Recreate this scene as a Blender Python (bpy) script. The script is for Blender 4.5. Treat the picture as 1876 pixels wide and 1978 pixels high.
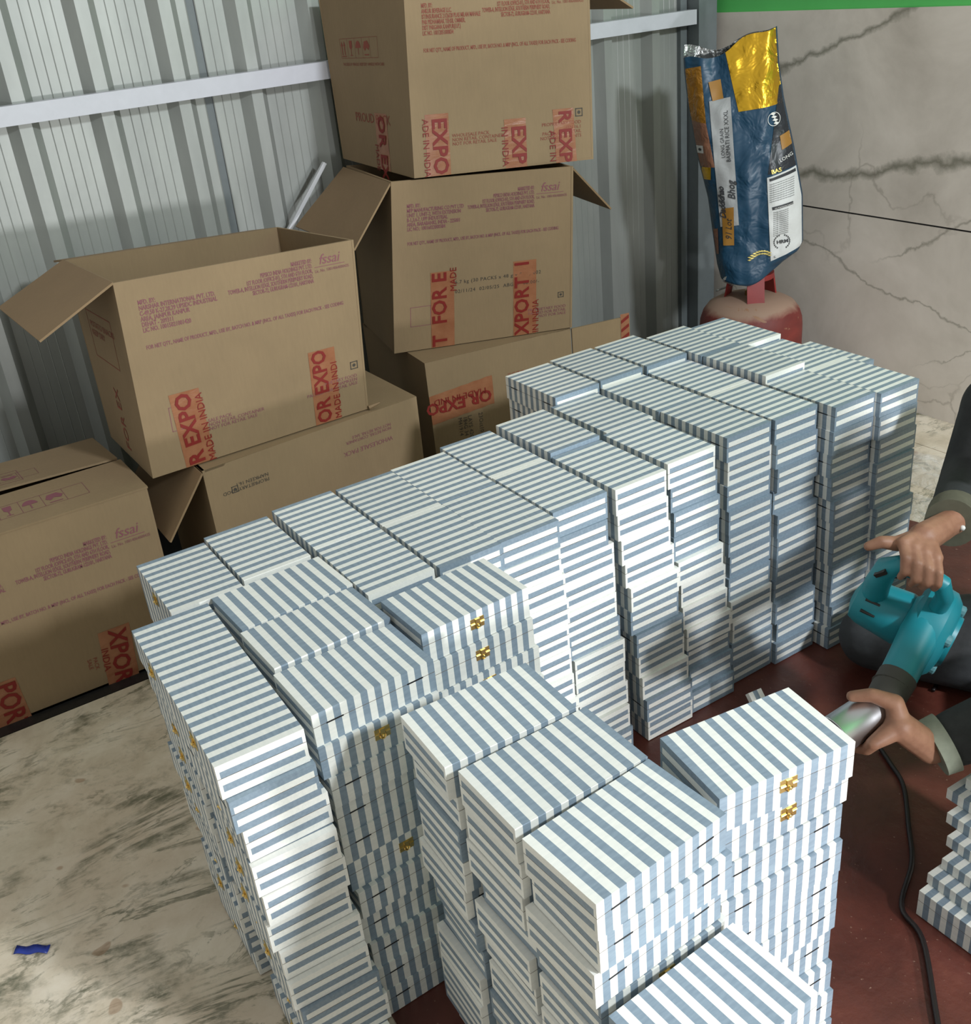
import bpy, bmesh, math, random
from mathutils import Vector, Matrix, noise

for o in list(bpy.data.objects):
    bpy.data.objects.remove(o)
SC = bpy.context.scene
COL = SC.collection
PI = math.pi
random.seed(7)

# ------------------------------------------------------------------ camera, world, lights, exposure
cam_d = bpy.data.cameras.new('camera')
cam_d.sensor_fit = 'HORIZONTAL'
cam_d.sensor_width = 36.0
cam_d.lens = 38.889
cam_d.clip_start = 0.02
cam = bpy.data.objects.new('camera', cam_d)
COL.objects.link(cam)
cam.matrix_world = Matrix(((0.54345, -0.34481, 0.76535, 1.84595),
                           (0.83462, 0.31951, -0.44869, -0.29542),
                           (-0.08983, 0.88262, 0.46143, 1.51094),
                           (0, 0, 0, 1)))
SC.camera = cam

world = bpy.data.worlds.new('room_light')
SC.world = world
world.use_nodes = True
wb = world.node_tree.nodes['Background']
wb.inputs[0].default_value = (0.97, 0.985, 0.94, 1)
wb.inputs[1].default_value = 0.51

def area_light(name, loc, target, size, power, color, shape='DISK', size_y=None):
    d = bpy.data.lights.new(name, 'AREA')
    d.shape = shape
    d.size = size
    if size_y:
        d.size_y = size_y
    d.energy = power
    d.color = color
    o = bpy.data.objects.new(name, d)
    COL.objects.link(o)
    o.location = loc
    o.rotation_euler = (Vector(target) - Vector(loc)).to_track_quat('-Z', 'Y').to_euler()
    return o

# tube lamp high on the wall behind the photographer, and daylight low through the doorway
area_light('ceiling_lamp_light', (3.75, 1.66, 2.90), (0.4, 0.6, 0.3), 0.36, 138, (0.90, 0.955, 1.0))
area_light('doorway_light', (3.1, 0.95, 0.80), (-0.5, 0.9, 0.7), 0.16, 36, (0.97, 0.98, 1.0))

SC.view_settings.view_transform = 'Standard'
SC.view_settings.look = 'None'
SC.view_settings.exposure = 0.13
SC.view_settings.gamma = 1.0
SC.view_settings.use_curve_mapping = False

# ------------------------------------------------------------------ materials
def srgb(r, g, b):
    def c(x):
        x /= 255.0
        return x / 12.92 if x <= 0.04045 else ((x + 0.055) / 1.055) ** 2.4
    return (c(r), c(g), c(b), 1)

class NT:
    def __init__(self, name):
        self.m = bpy.data.materials.new(name)
        self.m.use_nodes = True
        self.t = self.m.node_tree
        self.n = self.t.nodes
        self.b = self.n['Principled BSDF']
        self.out = self.n['Material Output']
    def add(self, typ, **kw):
        nd = self.n.new(typ)
        for k, v in kw.items():
            setattr(nd, k, v)
        return nd
    def link(self, a, b):
        self.t.links.new(a, b)
    def coords(self, kind='Object', scale=(1, 1, 1), rot=(0, 0, 0)):
        tc = self.add('ShaderNodeTexCoord')
        mp = self.add('ShaderNodeMapping')
        mp.inputs['Scale'].default_value = scale
        mp.inputs['Rotation'].default_value = rot
        self.link(tc.outputs[kind], mp.inputs['Vector'])
        return mp.outputs['Vector']
    def noise(self, vec, scale, detail=4, rough=0.55, dist=0.0):
        nz = self.add('ShaderNodeTexNoise')
        nz.inputs['Scale'].default_value = scale
        nz.inputs['Detail'].default_value = detail
        nz.inputs['Roughness'].default_value = rough
        nz.inputs['Distortion'].default_value = dist
        if vec is not None:
            self.link(vec, nz.inputs['Vector'])
        return nz.outputs['Fac']
    def ramp(self, fac, stops):
        r = self.add('ShaderNodeValToRGB')
        el = r.color_ramp.elements
        while len(el) < len(stops):
            el.new(0.5)
        for e, (p, c) in zip(el, stops):
            e.position = p
            e.color = c
        self.link(fac, r.inputs['Fac'])
        return r.outputs['Color']
    def mix(self, fac, a, b, mode='MIX'):
        mx = self.add('ShaderNodeMix', data_type='RGBA', blend_type=mode)
        for sock, v in ((mx.inputs[0], fac), (mx.inputs[6], a), (mx.inputs[7], b)):
            if isinstance(v, (int, float)):
                sock.default_value = v
            elif isinstance(v, tuple):
                sock.default_value = v
            else:
                self.link(v, sock)
        return mx.outputs[2]
    def base(self, v):
        if isinstance(v, tuple):
            self.b.inputs['Base Color'].default_value = v
        else:
            self.link(v, self.b.inputs['Base Color'])
    def bump(self, h, strength=0.2, dist=0.01):
        bp = self.add('ShaderNodeBump')
        bp.inputs['Strength'].default_value = strength
        bp.inputs['Distance'].default_value = dist
        self.link(h, bp.inputs['Height'])
        self.link(bp.outputs['Normal'], self.b.inputs['Normal'])
    def set(self, **kw):
        for k, v in kw.items():
            self.b.inputs[k].default_value = v
        return self

def simple(name, col, rough=0.5, metal=0.0, var=0.0, vscale=30.0, bump=0.0, bscale=200.0, spec=0.5):
    t = NT(name)
    t.set(Roughness=rough, Metallic=metal)
    t.b.inputs['Specular IOR Level'].default_value = spec
    if var > 0:
        v = t.coords('Object')
        n = t.noise(v, vscale)
        lo = tuple(c * (1 - var) for c in col[:3]) + (1,)
        hi = tuple(min(1, c * (1 + var)) for c in col[:3]) + (1,)
        t.base(t.ramp(n, [(0.3, lo), (0.7, hi)]))
    else:
        t.base(col)
    if bump > 0:
        v2 = t.coords('Object')
        t.bump(t.noise(v2, bscale), bump, 0.002)
    return t.m

def inlay(name, c1, c2, rough):
    t = NT(name)
    v = t.coords('Object', scale=(1, 5, 5))
    n = t.noise(v, 40, 5)
    oi = t.add('ShaderNodeObjectInfo')
    col = t.ramp(n, [(0.3, c1), (0.72, c2)])
    hsv = t.add('ShaderNodeHueSaturation')
    mr = t.add('ShaderNodeMapRange')
    mr.inputs['To Min'].default_value = 0.93
    mr.inputs['To Max'].default_value = 1.05
    t.link(oi.outputs['Random'], mr.inputs['Value'])
    t.link(mr.outputs['Result'], hsv.inputs['Value'])
    t.link(col, hsv.inputs['Color'])
    t.base(hsv.outputs['Color'])
    t.set(Roughness=rough)
    return t.m

M = {}
M['bone'] = inlay('bone_inlay', srgb(222, 223, 217), srgb(234, 233, 226), 0.42)
M['resin'] = inlay('blue_grey_resin', srgb(120, 136, 150), srgb(137, 153, 166), 0.42)
M['under'] = simple('box_inside', srgb(120, 105, 88), 0.8)
M['brass'] = simple('brass', srgb(226, 198, 128), 0.30, 1.0)
M['slot'] = simple('hinge_slot', srgb(22, 22, 24), 0.5)

def cardboard_mat(name, tint):
    t = NT(name)
    v = t.coords('Object')
    n1 = t.noise(v, 6, 6, 0.6)
    n2 = t.noise(t.coords('Object', scale=(1, 1, 0.15)), 160, 3)
    c = t.ramp(n1, [(0.25, tuple(x * 0.86 for x in tint[:3]) + (1,)), (0.75, tint)])
    c = t.mix(0.12, c, t.ramp(n2, [(0.3, (0.55, 0.45, 0.32, 1)), (0.7, (1, 0.93, 0.8, 1))]), 'MULTIPLY')
    t.base(c)
    t.set(Roughness=0.78)
    t.bump(t.noise(t.coords('Object', scale=(1, 1, 0.1)), 130, 2), 0.06, 0.003)
    return t.m
M['card'] = cardboard_mat('cardboard', srgb(144, 122, 92))
M['card_in'] = cardboard_mat('cardboard_inside', srgb(138, 114, 84))
M['ink'] = simple('purple_print', srgb(128, 76, 84), 0.7)
M['ink_red'] = simple('red_print', srgb(134, 66, 50), 0.7)
M['ink_black'] = simple('black_print', srgb(66, 60, 52), 0.7)
M['tape_red'] = simple('tape_lettering', srgb(122, 24, 16), 0.6)
def tape_mat():
    t = NT('brown_packing_tape')
    n = t.noise(t.coords('Object'), 25, 4)
    t.base(t.ramp(n, [(0.3, srgb(142, 90, 62)), (0.7, srgb(156, 106, 76))]))
    t.set(Roughness=0.28)
    t.bump(t.noise(t.coords('Object', scale=(1, 1, 3)), 60, 3), 0.25, 0.002)
    return t.m
M['tape'] = tape_mat()

def metal_wall():
    t = NT('galvanised_sheet')
    n = t.noise(t.coords('Object', scale=(1, 1, 0.3)), 9, 5)
    t.base(t.ramp(n, [(0.3, srgb(142, 145, 141)), (0.7, srgb(158, 161, 156))]))
    t.set(Roughness=0.42, Metallic=0.25)
    t.bump(t.noise(t.coords('Object'), 14, 3), 0.05, 0.01)
    return t.m
M['sheet'] = metal_wall()
M['bar'] = simple('white_steel_paint', srgb(190, 191, 198), 0.45, 0, 0.03)
M['post'] = simple('grey_steel_paint', srgb(100, 107, 108), 0.5, 0, 0.06)
M['strip'] = simple('white_strip', srgb(205, 206, 208), 0.5)
M['green'] = simple('green_wall_paint', srgb(86, 186, 96), 0.6, 0, 0.05, 5)

def wall_marble():
    t = NT('grey_marble_cladding')
    v = t.coords('Object')
    base = t.noise(v, 2.4, 8, 0.62, 0.4)
    col = t.ramp(base, [(0.22, srgb(172, 164, 153)), (0.5, srgb(205, 197, 186)), (0.78, srgb(226, 218, 208))])
    # slanting veins: distance from wandering lines z = a + b*x
    sep = t.add('ShaderNodeSeparateXYZ')
    t.link(v, sep.inputs[0])
    def mth(op, a, b=None, c=None):
        nd = t.add('ShaderNodeMath', operation=op)
        for k_, q_ in enumerate((a, b, c)):
            if q_ is None: continue
            if isinstance(q_, (int, float)): nd.inputs[k_].default_value = q_
            else: t.link(q_, nd.inputs[k_])
        return nd.outputs[0]
    wander = mth('MULTIPLY_ADD', t.noise(v, 3.2, 6, 0.62), 0.20, -0.10)
    zz = mth('ADD', sep.outputs['Z'], wander)
    rough_w = t.noise(v, 7.0, 5, 0.7)
    for a0, b0, w0, x0, x1, dark in ((1.420, 0.33, 0.016, -1.1, 0.4, 0.85), (0.860, 0.155, 0.022, -0.95, 0.9, 0.9),
                                     (0.315, -0.24, 0.006, -0.95, 0.2, 0.6), (0.72, 0.42, 0.007, -0.5, 0.1, 0.6), (0.30, 0.55, 0.004, -0.3, 1.0, 0.5)):
        line = mth('MULTIPLY_ADD', sep.outputs['X'], b0, a0)
        d_ = mth('ABSOLUTE', mth('SUBTRACT', zz, line))
        wd = mth('MULTIPLY', rough_w, w0 * 2.2)
        k_ = t.add('ShaderNodeMapRange')
        k_.inputs['From Min'].default_value = 0.0
        k_.inputs['To Min'].default_value = dark
        k_.inputs['To Max'].default_value = 0.0
        t.link(wd, k_.inputs['From Max'])
        t.link(d_, k_.inputs['Value'])
        g1 = t.add('ShaderNodeMapRange'); g1.inputs['From Min'].default_value = x0; g1.inputs['From Max'].default_value = x0 + 0.15
        t.link(sep.outputs['X'], g1.inputs['Value'])
        g2 = t.add('ShaderNodeMapRange'); g2.inputs['From Min'].default_value = x1; g2.inputs['From Max'].default_value = x1 - 0.15
        t.link(sep.outputs['X'], g2.inputs['Value'])
        fac = mth('MULTIPLY', k_.outputs['Result'], mth('MULTIPLY', g1.outputs['Result'], g2.outputs['Result']))
        col = t.mix(fac, col, srgb(112, 110, 96))
    # fine cracks
    vo = t.add('ShaderNodeTexVoronoi', feature='DISTANCE_TO_EDGE')
    vo.inputs['Scale'].default_value = 2.3
    nv = t.add('ShaderNodeTexNoise')
    nv.inputs['Scale'].default_value = 3.5
    nv.inputs['Detail'].default_value = 6
    vm = t.add('ShaderNodeMix', data_type='VECTOR')
    vm.inputs[0].default_value = 0.35
    t.link(v, nv.inputs['Vector'])
    t.link(v, vm.inputs[4])
    t.link(nv.outputs['Color'], vm.inputs[5])
    t.link(vm.outputs[1], vo.inputs['Vector'])
    crack = t.ramp(vo.outputs['Distance'], [(0.0, (0.6, 0.6, 0.6, 1)), (0.012, (0, 0, 0, 1)), (1, (0, 0, 0, 1))])
    pat2 = t.ramp(t.noise(v, 1.7, 3), [(0.44, (0, 0, 0, 1)), (0.56, (0.7, 0.7, 0.7, 1))])
    col = t.mix(t.mix(1.0, crack, pat2, 'MULTIPLY'), col, srgb(120, 112, 100))
    t.base(col)
    t.set(Roughness=0.5)
    return t.m
M['wmarble'] = wall_marble()

def floor_marble():
    t = NT('beige_floor_marble')
    v = t.coords('Object')
    vs = t.coords('Object', scale=(1.6, 0.8, 1), rot=(0, 0, 0.12))
    base = t.noise(v, 7.0, 9, 0.68, 0.3)
    col = t.ramp(base, [(0.28, srgb(190, 177, 153)), (0.5, srgb(215, 204, 182)), (0.72, srgb(232, 223, 205))])
    cloud = t.noise(v, 2.2, 5, 0.6)
    col = t.mix(t.ramp(cloud, [(0.4, (0, 0, 0, 1)), (0.7, (0.45, 0.45, 0.45, 1))]), col, srgb(186, 158, 134))
    for sc, w_, seed_rot, strength in ((1.1, 0.020, 0.10, 0.95), (1.9, 0.014, 0.18, 0.85), (3.6, 0.011, 0.05, 0.6)):
        vv = t.coords('Object', scale=(2.6, 0.9, 1), rot=(0, 0, seed_rot))
        n = t.noise(vv, sc, 9, 0.66, 0.9)
        vein = t.ramp(n, [(0.5 - w_ * 2.2, (0, 0, 0, 1)), (0.5 - w_ * 0.3, (strength,) * 3 + (1,)), (0.5 + w_ * 0.3, (strength,) * 3 + (1,)), (0.5 + w_ * 1.6, (0, 0, 0, 1))])
        pat = t.ramp(t.noise(v, 3.4 + sc, 6, 0.65), [(0.47, (0, 0, 0, 1)), (0.60, (1, 1, 1, 1))])
        col = t.mix(t.mix(1.0, vein, pat, 'MULTIPLY'), col, srgb(104, 104, 84))
    fine = t.ramp(t.noise(t.coords('Object', scale=(2.0, 0.9, 1)), 26, 6, 0.7), [(0.58, (0, 0, 0, 1)), (0.72, (0.4, 0.4, 0.4, 1))])
    col = t.mix(fine, col, srgb(126, 118, 94))
    sp = t.ramp(t.noise(v, 13, 1), [(0.71, (0, 0, 0, 1)), (0.73, (0.55, 0.55, 0.55, 1))])
    col = t.mix(sp, col, srgb(150, 116, 86))
    t.base(col)
    t.set(Roughness=0.38)
    return t.m
M['fmarble'] = floor_marble()
M['granite'] = simple('black_granite', srgb(34, 34, 34), 0.35, 0, 0.25, 80)
M['grout'] = simple('pale_joint', srgb(196, 186, 160), 0.7)

def sheet_mat():
    t = NT('brown_red_floor_sheet')
    v = t.coords('Object')
    n = t.noise(v, 5, 6, 0.6, 0.3)
    col = t.ramp(n, [(0.3, srgb(66, 33, 27)), (0.55, srgb(90, 46, 37)), (0.8, srgb(116, 68, 54))])
    dust = t.ramp(t.noise(v, 120, 2), [(0.70, (0, 0, 0, 1)), (0.78, (0.5, 0.5, 0.5, 1))])
    col = t.mix(dust, col, srgb(170, 140, 120))
    t.base(col)
    t.set(Roughness=0.36)
    t.bump(t.noise(v, 30, 5, 0.6), 0.35, 0.006)
    return t.m
M['rug'] = sheet_mat()

def foil(name, c, rough, scale, strength, metal):
    t = NT(name)
    n = t.noise(t.coords('Object'), scale, 3, 0.5, 0.5)
    t.base(c)
    t.set(Roughness=rough, Metallic=metal)
    t.bump(n, strength, 0.02)
    return t.m
M['gold'] = foil('gold_foil', srgb(214, 168, 46), 0.30, 15, 0.8, 0.8)
M['silver'] = foil('silver_foil', srgb(176, 178, 178), 0.3, 30, 0.8, 0.8)
M['sackblue'] = foil('blue_woven_plastic', srgb(26, 62, 86), 0.42, 13, 0.8, 0.0)
M['sackdark'] = foil('dark_woven_plastic', srgb(34, 38, 44), 0.4, 18, 0.6, 0.0)
M['sackbrown'] = foil('brown_plastic', srgb(124, 86, 66), 0.45, 20, 0.6, 0.0)
M['sackgold'] = foil('dull_gold_print', srgb(150, 104, 34), 0.35, 26, 0.8, 0.4)
M['label'] = foil('white_label_print', srgb(200, 202, 200), 0.5, 18, 0.25, 0.0)
M['greylabel'] = foil('grey_label_print', srgb(150, 152, 152), 0.5, 18, 0.25, 0.0)
M['ytape'] = simple('yellow_tape', srgb(150, 108, 46), 0.4)
M['print'] = simple('dark_label_lettering', srgb(44, 46, 50), 0.6)
M['printw'] = simple('white_lettering', srgb(220, 220, 215), 0.6)
M['printg'] = simple('gold_lettering', srgb(226, 206, 120), 0.35, 0.5)

def cyl_mat():
    t = NT('dusty_red_cylinder_paint')
    v = t.coords('Object')
    n = t.noise(v, 9, 6, 0.6, 0.5)
    sep = t.add('ShaderNodeSeparateXYZ')
    t.link(v, sep.inputs[0])
    mr = t.add('ShaderNodeMapRange')
    mr.inputs['From Min'].default_value = 0.352
    mr.inputs['From Max'].default_value = 0.425
    t.link(sep.outputs['Z'], mr.inputs['Value'])
    ad = t.add('ShaderNodeMath', operation='ADD')
    t.link(mr.outputs['Result'], ad.inputs[0])
    t.link(n, ad.inputs[1])
    dust = t.ramp(ad.outputs[0], [(0.62, (0, 0, 0, 1)), (1.0, (1, 1, 1, 1))])
    red = t.ramp(n, [(0.3, srgb(96, 34, 30)), (0.7, srgb(132, 52, 44))])
    col = t.mix(dust, red, srgb(156, 128, 110))
    chip = t.ramp(t.noise(v, 16, 3, 0.5, 1.2), [(0.64, (0, 0, 0, 1)), (0.66, (0.8, 0.8, 0.8, 1))])
    col = t.mix(chip, col, srgb(150, 112, 84))
    t.base(col)
    t.set(Roughness=0.6)
    return t.m
M['cyl'] = cyl_mat()
M['redpaint'] = simple('red_collar_paint', srgb(128, 36, 34), 0.5, 0, 0.1, 20)
M['darkgreen'] = simple('dark_green_fabric', srgb(52, 56, 40), 0.7)
M['teal'] = simple('teal_plastic', srgb(26, 130, 142), 0.42, 0, 0.06, 20)
M['tealgrey'] = simple('dusty_teal_plastic', srgb(90, 140, 146), 0.5, 0, 0.15, 20)
M['rubber'] = simple('dark_rubber', srgb(62, 60, 54), 0.6, 0, 0.1, 30)
M['switch'] = simple('black_switch', srgb(36, 34, 30), 0.5)
M['steel'] = simple('brushed_steel', srgb(206, 208, 212), 0.34, 1.0)
M['cable'] = simple('black_cable', srgb(26, 18, 18), 0.4)
M['plasticblue'] = simple('blue_plastic_film', srgb(30, 52, 140), 0.35)

def skin_mat():
    t = NT('skin')
    n = t.noise(t.coords('Object'), 40, 4)
    t.base(t.ramp(n, [(0.3, srgb(140, 98, 76)), (0.7, srgb(160, 118, 94))]))
    t.set(Roughness=0.55)
    t.b.inputs['Subsurface Weight'].default_value = 0.08
    t.b.inputs['Subsurface Radius'].default_value = (0.01, 0.004, 0.002)
    return t.m
M['skin'] = skin_mat()
M['nail'] = simple('nail', srgb(206, 172, 152), 0.35)
M['jacket'] = simple('charcoal_shirt', srgb(44, 46, 46), 0.85, 0, 0.15, 60, 0.2, 300)
M['cuff'] = simple('olive_cuff', srgb(92, 90, 74), 0.85, 0, 0.1, 60)
M['cuff2'] = simple('pale_cuff', srgb(134, 140, 124), 0.85, 0, 0.1, 60)
M['trouser'] = simple('dark_grey_trousers', srgb(58, 60, 62), 0.85, 0, 0.15, 50, 0.2, 300)
M['hair'] = simple('black_hair', srgb(18, 16, 15), 0.5)
M['eye'] = simple('dark_eye', srgb(24, 18, 15), 0.2)

def clear_plastic():
    t = NT('clear_plastic_film')
    t.base((0.95, 0.95, 0.92, 1))
    t.set(Roughness=0.12, Alpha=0.22)
    t.bump(t.noise(t.coords('Object'), 35, 4, 0.6, 1.0), 0.9, 0.02)
    return t.m
M['film'] = clear_plastic()

# ------------------------------------------------------------------ helpers
def tag(o, label=None, cat=None, group=None, kind=None):
    if label: o['label'] = label
    if cat: o['category'] = cat
    if group: o['group'] = group
    if kind: o['kind'] = kind
    return o

def empty(name, loc=(0, 0, 0), rz=0.0):
    o = bpy.data.objects.new(name, None)
    o.empty_display_size = 0.05
    COL.objects.link(o)
    o.location = loc
    o.rotation_euler = (0, 0, rz)
    return o

def mesh(name, verts, faces, mats, parent=None, fm=None, smooth=False):
    me = bpy.data.meshes.new(name)
    me.from_pydata([tuple(v) for v in verts], [], faces)
    if not isinstance(mats, (list, tuple)):
        mats = [mats]
    for m in mats:
        me.materials.append(m)
    if fm:
        me.polygons.foreach_set('material_index', fm)
    if smooth:
        me.polygons.foreach_set('use_smooth', [True] * len(me.polygons))
    me.update()
    o = bpy.data.objects.new(name, me)
    COL.objects.link(o)
    if parent is not None:
        o.parent = parent
    return o

class MB:
    """collects simple solids into one mesh"""
    def __init__(self):
        self.v = []
        self.f = []
        self.m = []
    def add(self, v, f, m=0):
        n = len(self.v)
        self.v += [tuple(x) for x in v]
        self.f += [tuple(i + n for i in q) for q in f]
        self.m += [m] * len(f)
    def box(self, lo, hi, m=0):
        (a, b, c), (d, e, g) = lo, hi
        self.add([(a, b, c), (d, b, c), (d, e, c), (a, e, c), (a, b, g), (d, b, g), (d, e, g), (a, e, g)],
                 [(0, 3, 2, 1), (4, 5, 6, 7), (0, 1, 5, 4), (1, 2, 6, 5), (2, 3, 7, 6), (3, 0, 4, 7)], m)
    def slab(self, p, th, m=0):
        """quad p0..p3 with thickness th along minus its normal"""
        p = [Vector(x) for x in p]
        n = (p[2] - p[0]).cross(p[3] - p[1]).normalized()
        q = [x - n * th for x in p]
        self.add(p + q, [(0, 1, 2, 3), (7, 6, 5, 4), (0, 4, 5, 1), (1, 5, 6, 2), (2, 6, 7, 3), (3, 7, 4, 0)], m)
    def grid_slab(self, p, th, m=0, n=10, bow=0.0):
        p = [Vector(x) for x in p]
        nr = (p[2] - p[0]).cross(p[3] - p[1]).normalized()
        v = []
        for sd in (0, 1):
            for j in range(n + 1):
                for i in range(n + 1):
                    s_, t_ = i / n, j / n
                    q_ = (p[0] * (1 - s_) + p[1] * s_) * (1 - t_) + (p[3] * (1 - s_) + p[2] * s_) * t_
                    v.append(q_ - nr * th * sd)
        f = []
        k = n + 1
        o_ = k * k
        for j in range(n):
            for i in range(n):
                a = j * k + i
                f.append((a, a + 1, a + 1 + k, a + k))
                f.append((o_ + a + k, o_ + a + k + 1, o_ + a + 1, o_ + a))
        for i in range(n):
            f.append((i, o_ + i, o_ + i + 1, i + 1))
            a = n * k + i
            f.append((a + 1, o_ + a + 1, o_ + a, a))
            a, b = i * k, (i + 1) * k
            f.append((b, o_ + b, o_ + a, a))
            a, b = i * k + n, (i + 1) * k + n
            f.append((a, o_ + a, o_ + b, b))
        self.add(v, f, m)
    def tube(self, pts, r, n=10, m=0, cap=True):
        pts = [Vector(p) for p in pts]
        rs = r if isinstance(r, (list, tuple)) else [r] * len(pts)
        rings = []
        up = Vector((0, 0, 1))
        t0 = (pts[1] - pts[0]).normalized()
        if abs(t0.dot(up)) > 0.9:
            up = Vector((1, 0, 0))
        for i, p in enumerate(pts):
            t = (pts[min(i + 1, len(pts) - 1)] - pts[max(i - 1, 0)]).normalized()
            x = up.cross(t).normalized()
            y = t.cross(x)
            up = y
            rings.append([p + (x * math.cos(2 * PI * k / n) + y * math.sin(2 * PI * k / n)) * rs[i] for k in range(n)])
        v = [q for rg in rings for q in rg]
        f = []
        for i in range(len(pts) - 1):
            for k in range(n):
                a, b = i * n + k, i * n + (k + 1) % n
                f.append((a, b, b + n, a + n))
        if cap:
            f.append(tuple(range(n - 1, -1, -1)))
            f.append(tuple((len(pts) - 1) * n + k for k in range(n)))
        self.add(v, f, m)
    def lathe(self, o, ax, prof, n=24, m=0):
        """prof: list of (radius, height) along axis"""
        o = Vector(o); ax = Vector(ax).normalized()
        x = ax.orthogonal().normalized(); y = ax.cross(x)
        v = []
        f = []
        for r, h in prof:
            for k in range(n):
                a = 2 * PI * k / n
                v.append(o + ax * h + (x * math.cos(a) + y * math.sin(a)) * r)
        for i in range(len(prof) - 1):
            for k in range(n):
                a, b = i * n + k, i * n + (k + 1) % n
                f.append((a, b, b + n, a + n))
        f.append(tuple(range(n - 1, -1, -1)))
        f.append(tuple((len(prof) - 1) * n + k for k in range(n)))
        self.add(v, f, m)
    def ball(self, c, r, n=10, m=0):
        c = Vector(c)
        rr = r if isinstance(r, (tuple, list)) else (r, r, r)
        v = [c + Vector((0, 0, -rr[2]))]
        h = n // 2
        for i in range(1, h):
            a = -PI / 2 + PI * i / h
            for k in range(n):
                b = 2 * PI * k / n
                v.append(c + Vector((rr[0] * math.cos(a) * math.cos(b), rr[1] * math.cos(a) * math.sin(b), rr[2] * math.sin(a))))
        v.append(c + Vector((0, 0, rr[2])))
        f = []
        for k in range(n):
            f.append((0, 1 + (k + 1) % n, 1 + k))
        for i in range(h - 2):
            for k in range(n):
                a, b = 1 + i * n + k, 1 + i * n + (k + 1) % n
                f.append((a, b, b + n, a + n))
        e = len(v) - 1
        s = 1 + (h - 2) * n
        for k in range(n):
            f.append((s + k, s + (k + 1) % n, e))
        self.add(v, f, m)
    def build(self, name, mats, parent=None, smooth=False):
        return mesh(name, self.v, self.f, mats, parent, self.m, smooth)

def smooth_by_angle(o, deg=35):
    me = o.data
    me.polygons.foreach_set('use_smooth', [True] * len(me.polygons))
    bm = bmesh.new(); bm.from_mesh(me)
    lim = math.radians(deg)
    for e in bm.edges:
        if len(e.link_faces) == 2 and e.calc_face_angle(0) > lim:
            e.smooth = False
    bm.to_mesh(me); bm.free()

_txt = {}
def text_mesh(body, size, align='LEFT', shear=0.0, spacing=1.0, line=1.0, bold=0.0):
    """flat lettering as vertex/face lists in the xy plane"""
    key = (body, size, align, shear, spacing, line, bold)
    if key in _txt:
        return _txt[key]
    cu = bpy.data.curves.new('lettering', 'FONT')
    cu.body = body
    cu.size = size
    cu.align_x = align
    cu.shear = shear
    cu.space_character = spacing
    cu.space_line = line
    cu.offset = bold
    cu.resolution_u = 2
    ob = bpy.data.objects.new('lettering', cu)
    COL.objects.link(ob)
    dg = bpy.context.evaluated_depsgraph_get()
    me = bpy.data.meshes.new_from_object(ob.evaluated_get(dg))
    v = [(p.co.x, p.co.y) for p in me.vertices]
    f = [tuple(p.vertices) for p in me.polygons]
    bpy.data.objects.remove(ob)
    bpy.data.curves.remove(cu)
    bpy.data.meshes.remove(me)
    _txt[key] = (v, f)
    return v, f

def put_text(name, body, size, surf, x, y, rot=0.0, mat=None, parent=None, lift=0.0009, fit=None, **kw):
    v, f = text_mesh(body, size, **kw)
    if fit:
        wd = max(a for a, b in v) - min(a for a, b in v)
        v = [(a * fit / wd, b) for a, b in v]
    c, s = math.cos(rot), math.sin(rot)
    pts = [surf(x + a * c - b * s, y + a * s + b * c, lift) for a, b in v]
    return mesh(name, pts, f, mat, parent)

def quad_surf(bl, br, tr, tl):
    """panel surface in metres: x along the bottom edge, y up; lift along the outward normal"""
    bl, br, tr, tl = [Vector(p) for p in (bl, br, tr, tl)]
    w = (br - bl).length
    h = (tl - bl).length
    n = (tr - bl).cross(tl - br).normalized()
    def surf(x, y, lift=0.0):
        s, t = x / w, y / h
        return (bl * (1 - s) + br * s) * (1 - t) + (tl * (1 - s) + tr * s) * t + n * lift
    surf.w = w
    surf.h = h
    return surf

# ------------------------------------------------------------------ the room
UA, VB = -1.29, 2.70      # corrugated wall plane, marble wall plane

def corrugated_sheet(v0, v1, parent):
    per, c0 = 0.2165, 0.470
    prof = []
    def rib(c):
        return [(c - 0.042, 0), (c - 0.017, 0.034), (c + 0.017, 0.034), (c + 0.042, 0)]
    pts = []
    k = math.floor((v0 - c0) / per) - 1
    while c0 + k * per < v1 + per:
        c = c0 + k * per
        pts += rib(c)
        a, b = c + 0.042, c + per - 0.042
        for i in range(1, 5):
            x = a + (b - a) * i / 5
            pts += [(x - 0.0016, 0), (x, 0.0011), (x + 0.0016, 0)]
        k += 1
    pts = [p for p in pts if v0 <= p[0] <= v1]
    zs = (0.0, 2.6)
    v = []
    f = []
    for z in zs:
        for x, d in pts:
            v.append((UA + d, x, z))
    n = len(pts)
    for z in zs:
        for x, d in pts:
            v.append((UA + d - 0.0015, x, z))
    for i in range(n - 1):
        f.append((i, i + 1, n + i + 1, n + i))
        f.append((2 * n + i + 1, 2 * n + i, 3 * n + i, 3 * n + i + 1))
    return mesh('metal_sheet', v, f, M['sheet'], parent)

wallA = mesh('wall_left', *(lambda m: (m.v, m.f))((lambda m: (m.box((UA - 0.03, -1.6, 0), (UA - 0.004, VB + 0.03, 2.6)), m)[1])(MB())), M['post'])
tag(wallA, kind='structure')
for a, b in ((-1.6, -0.31), (-0.312, 0.77), (0.768, 1.85), (1.848, 2.62)):
    corrugated_sheet(a, b, wallA)
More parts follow.
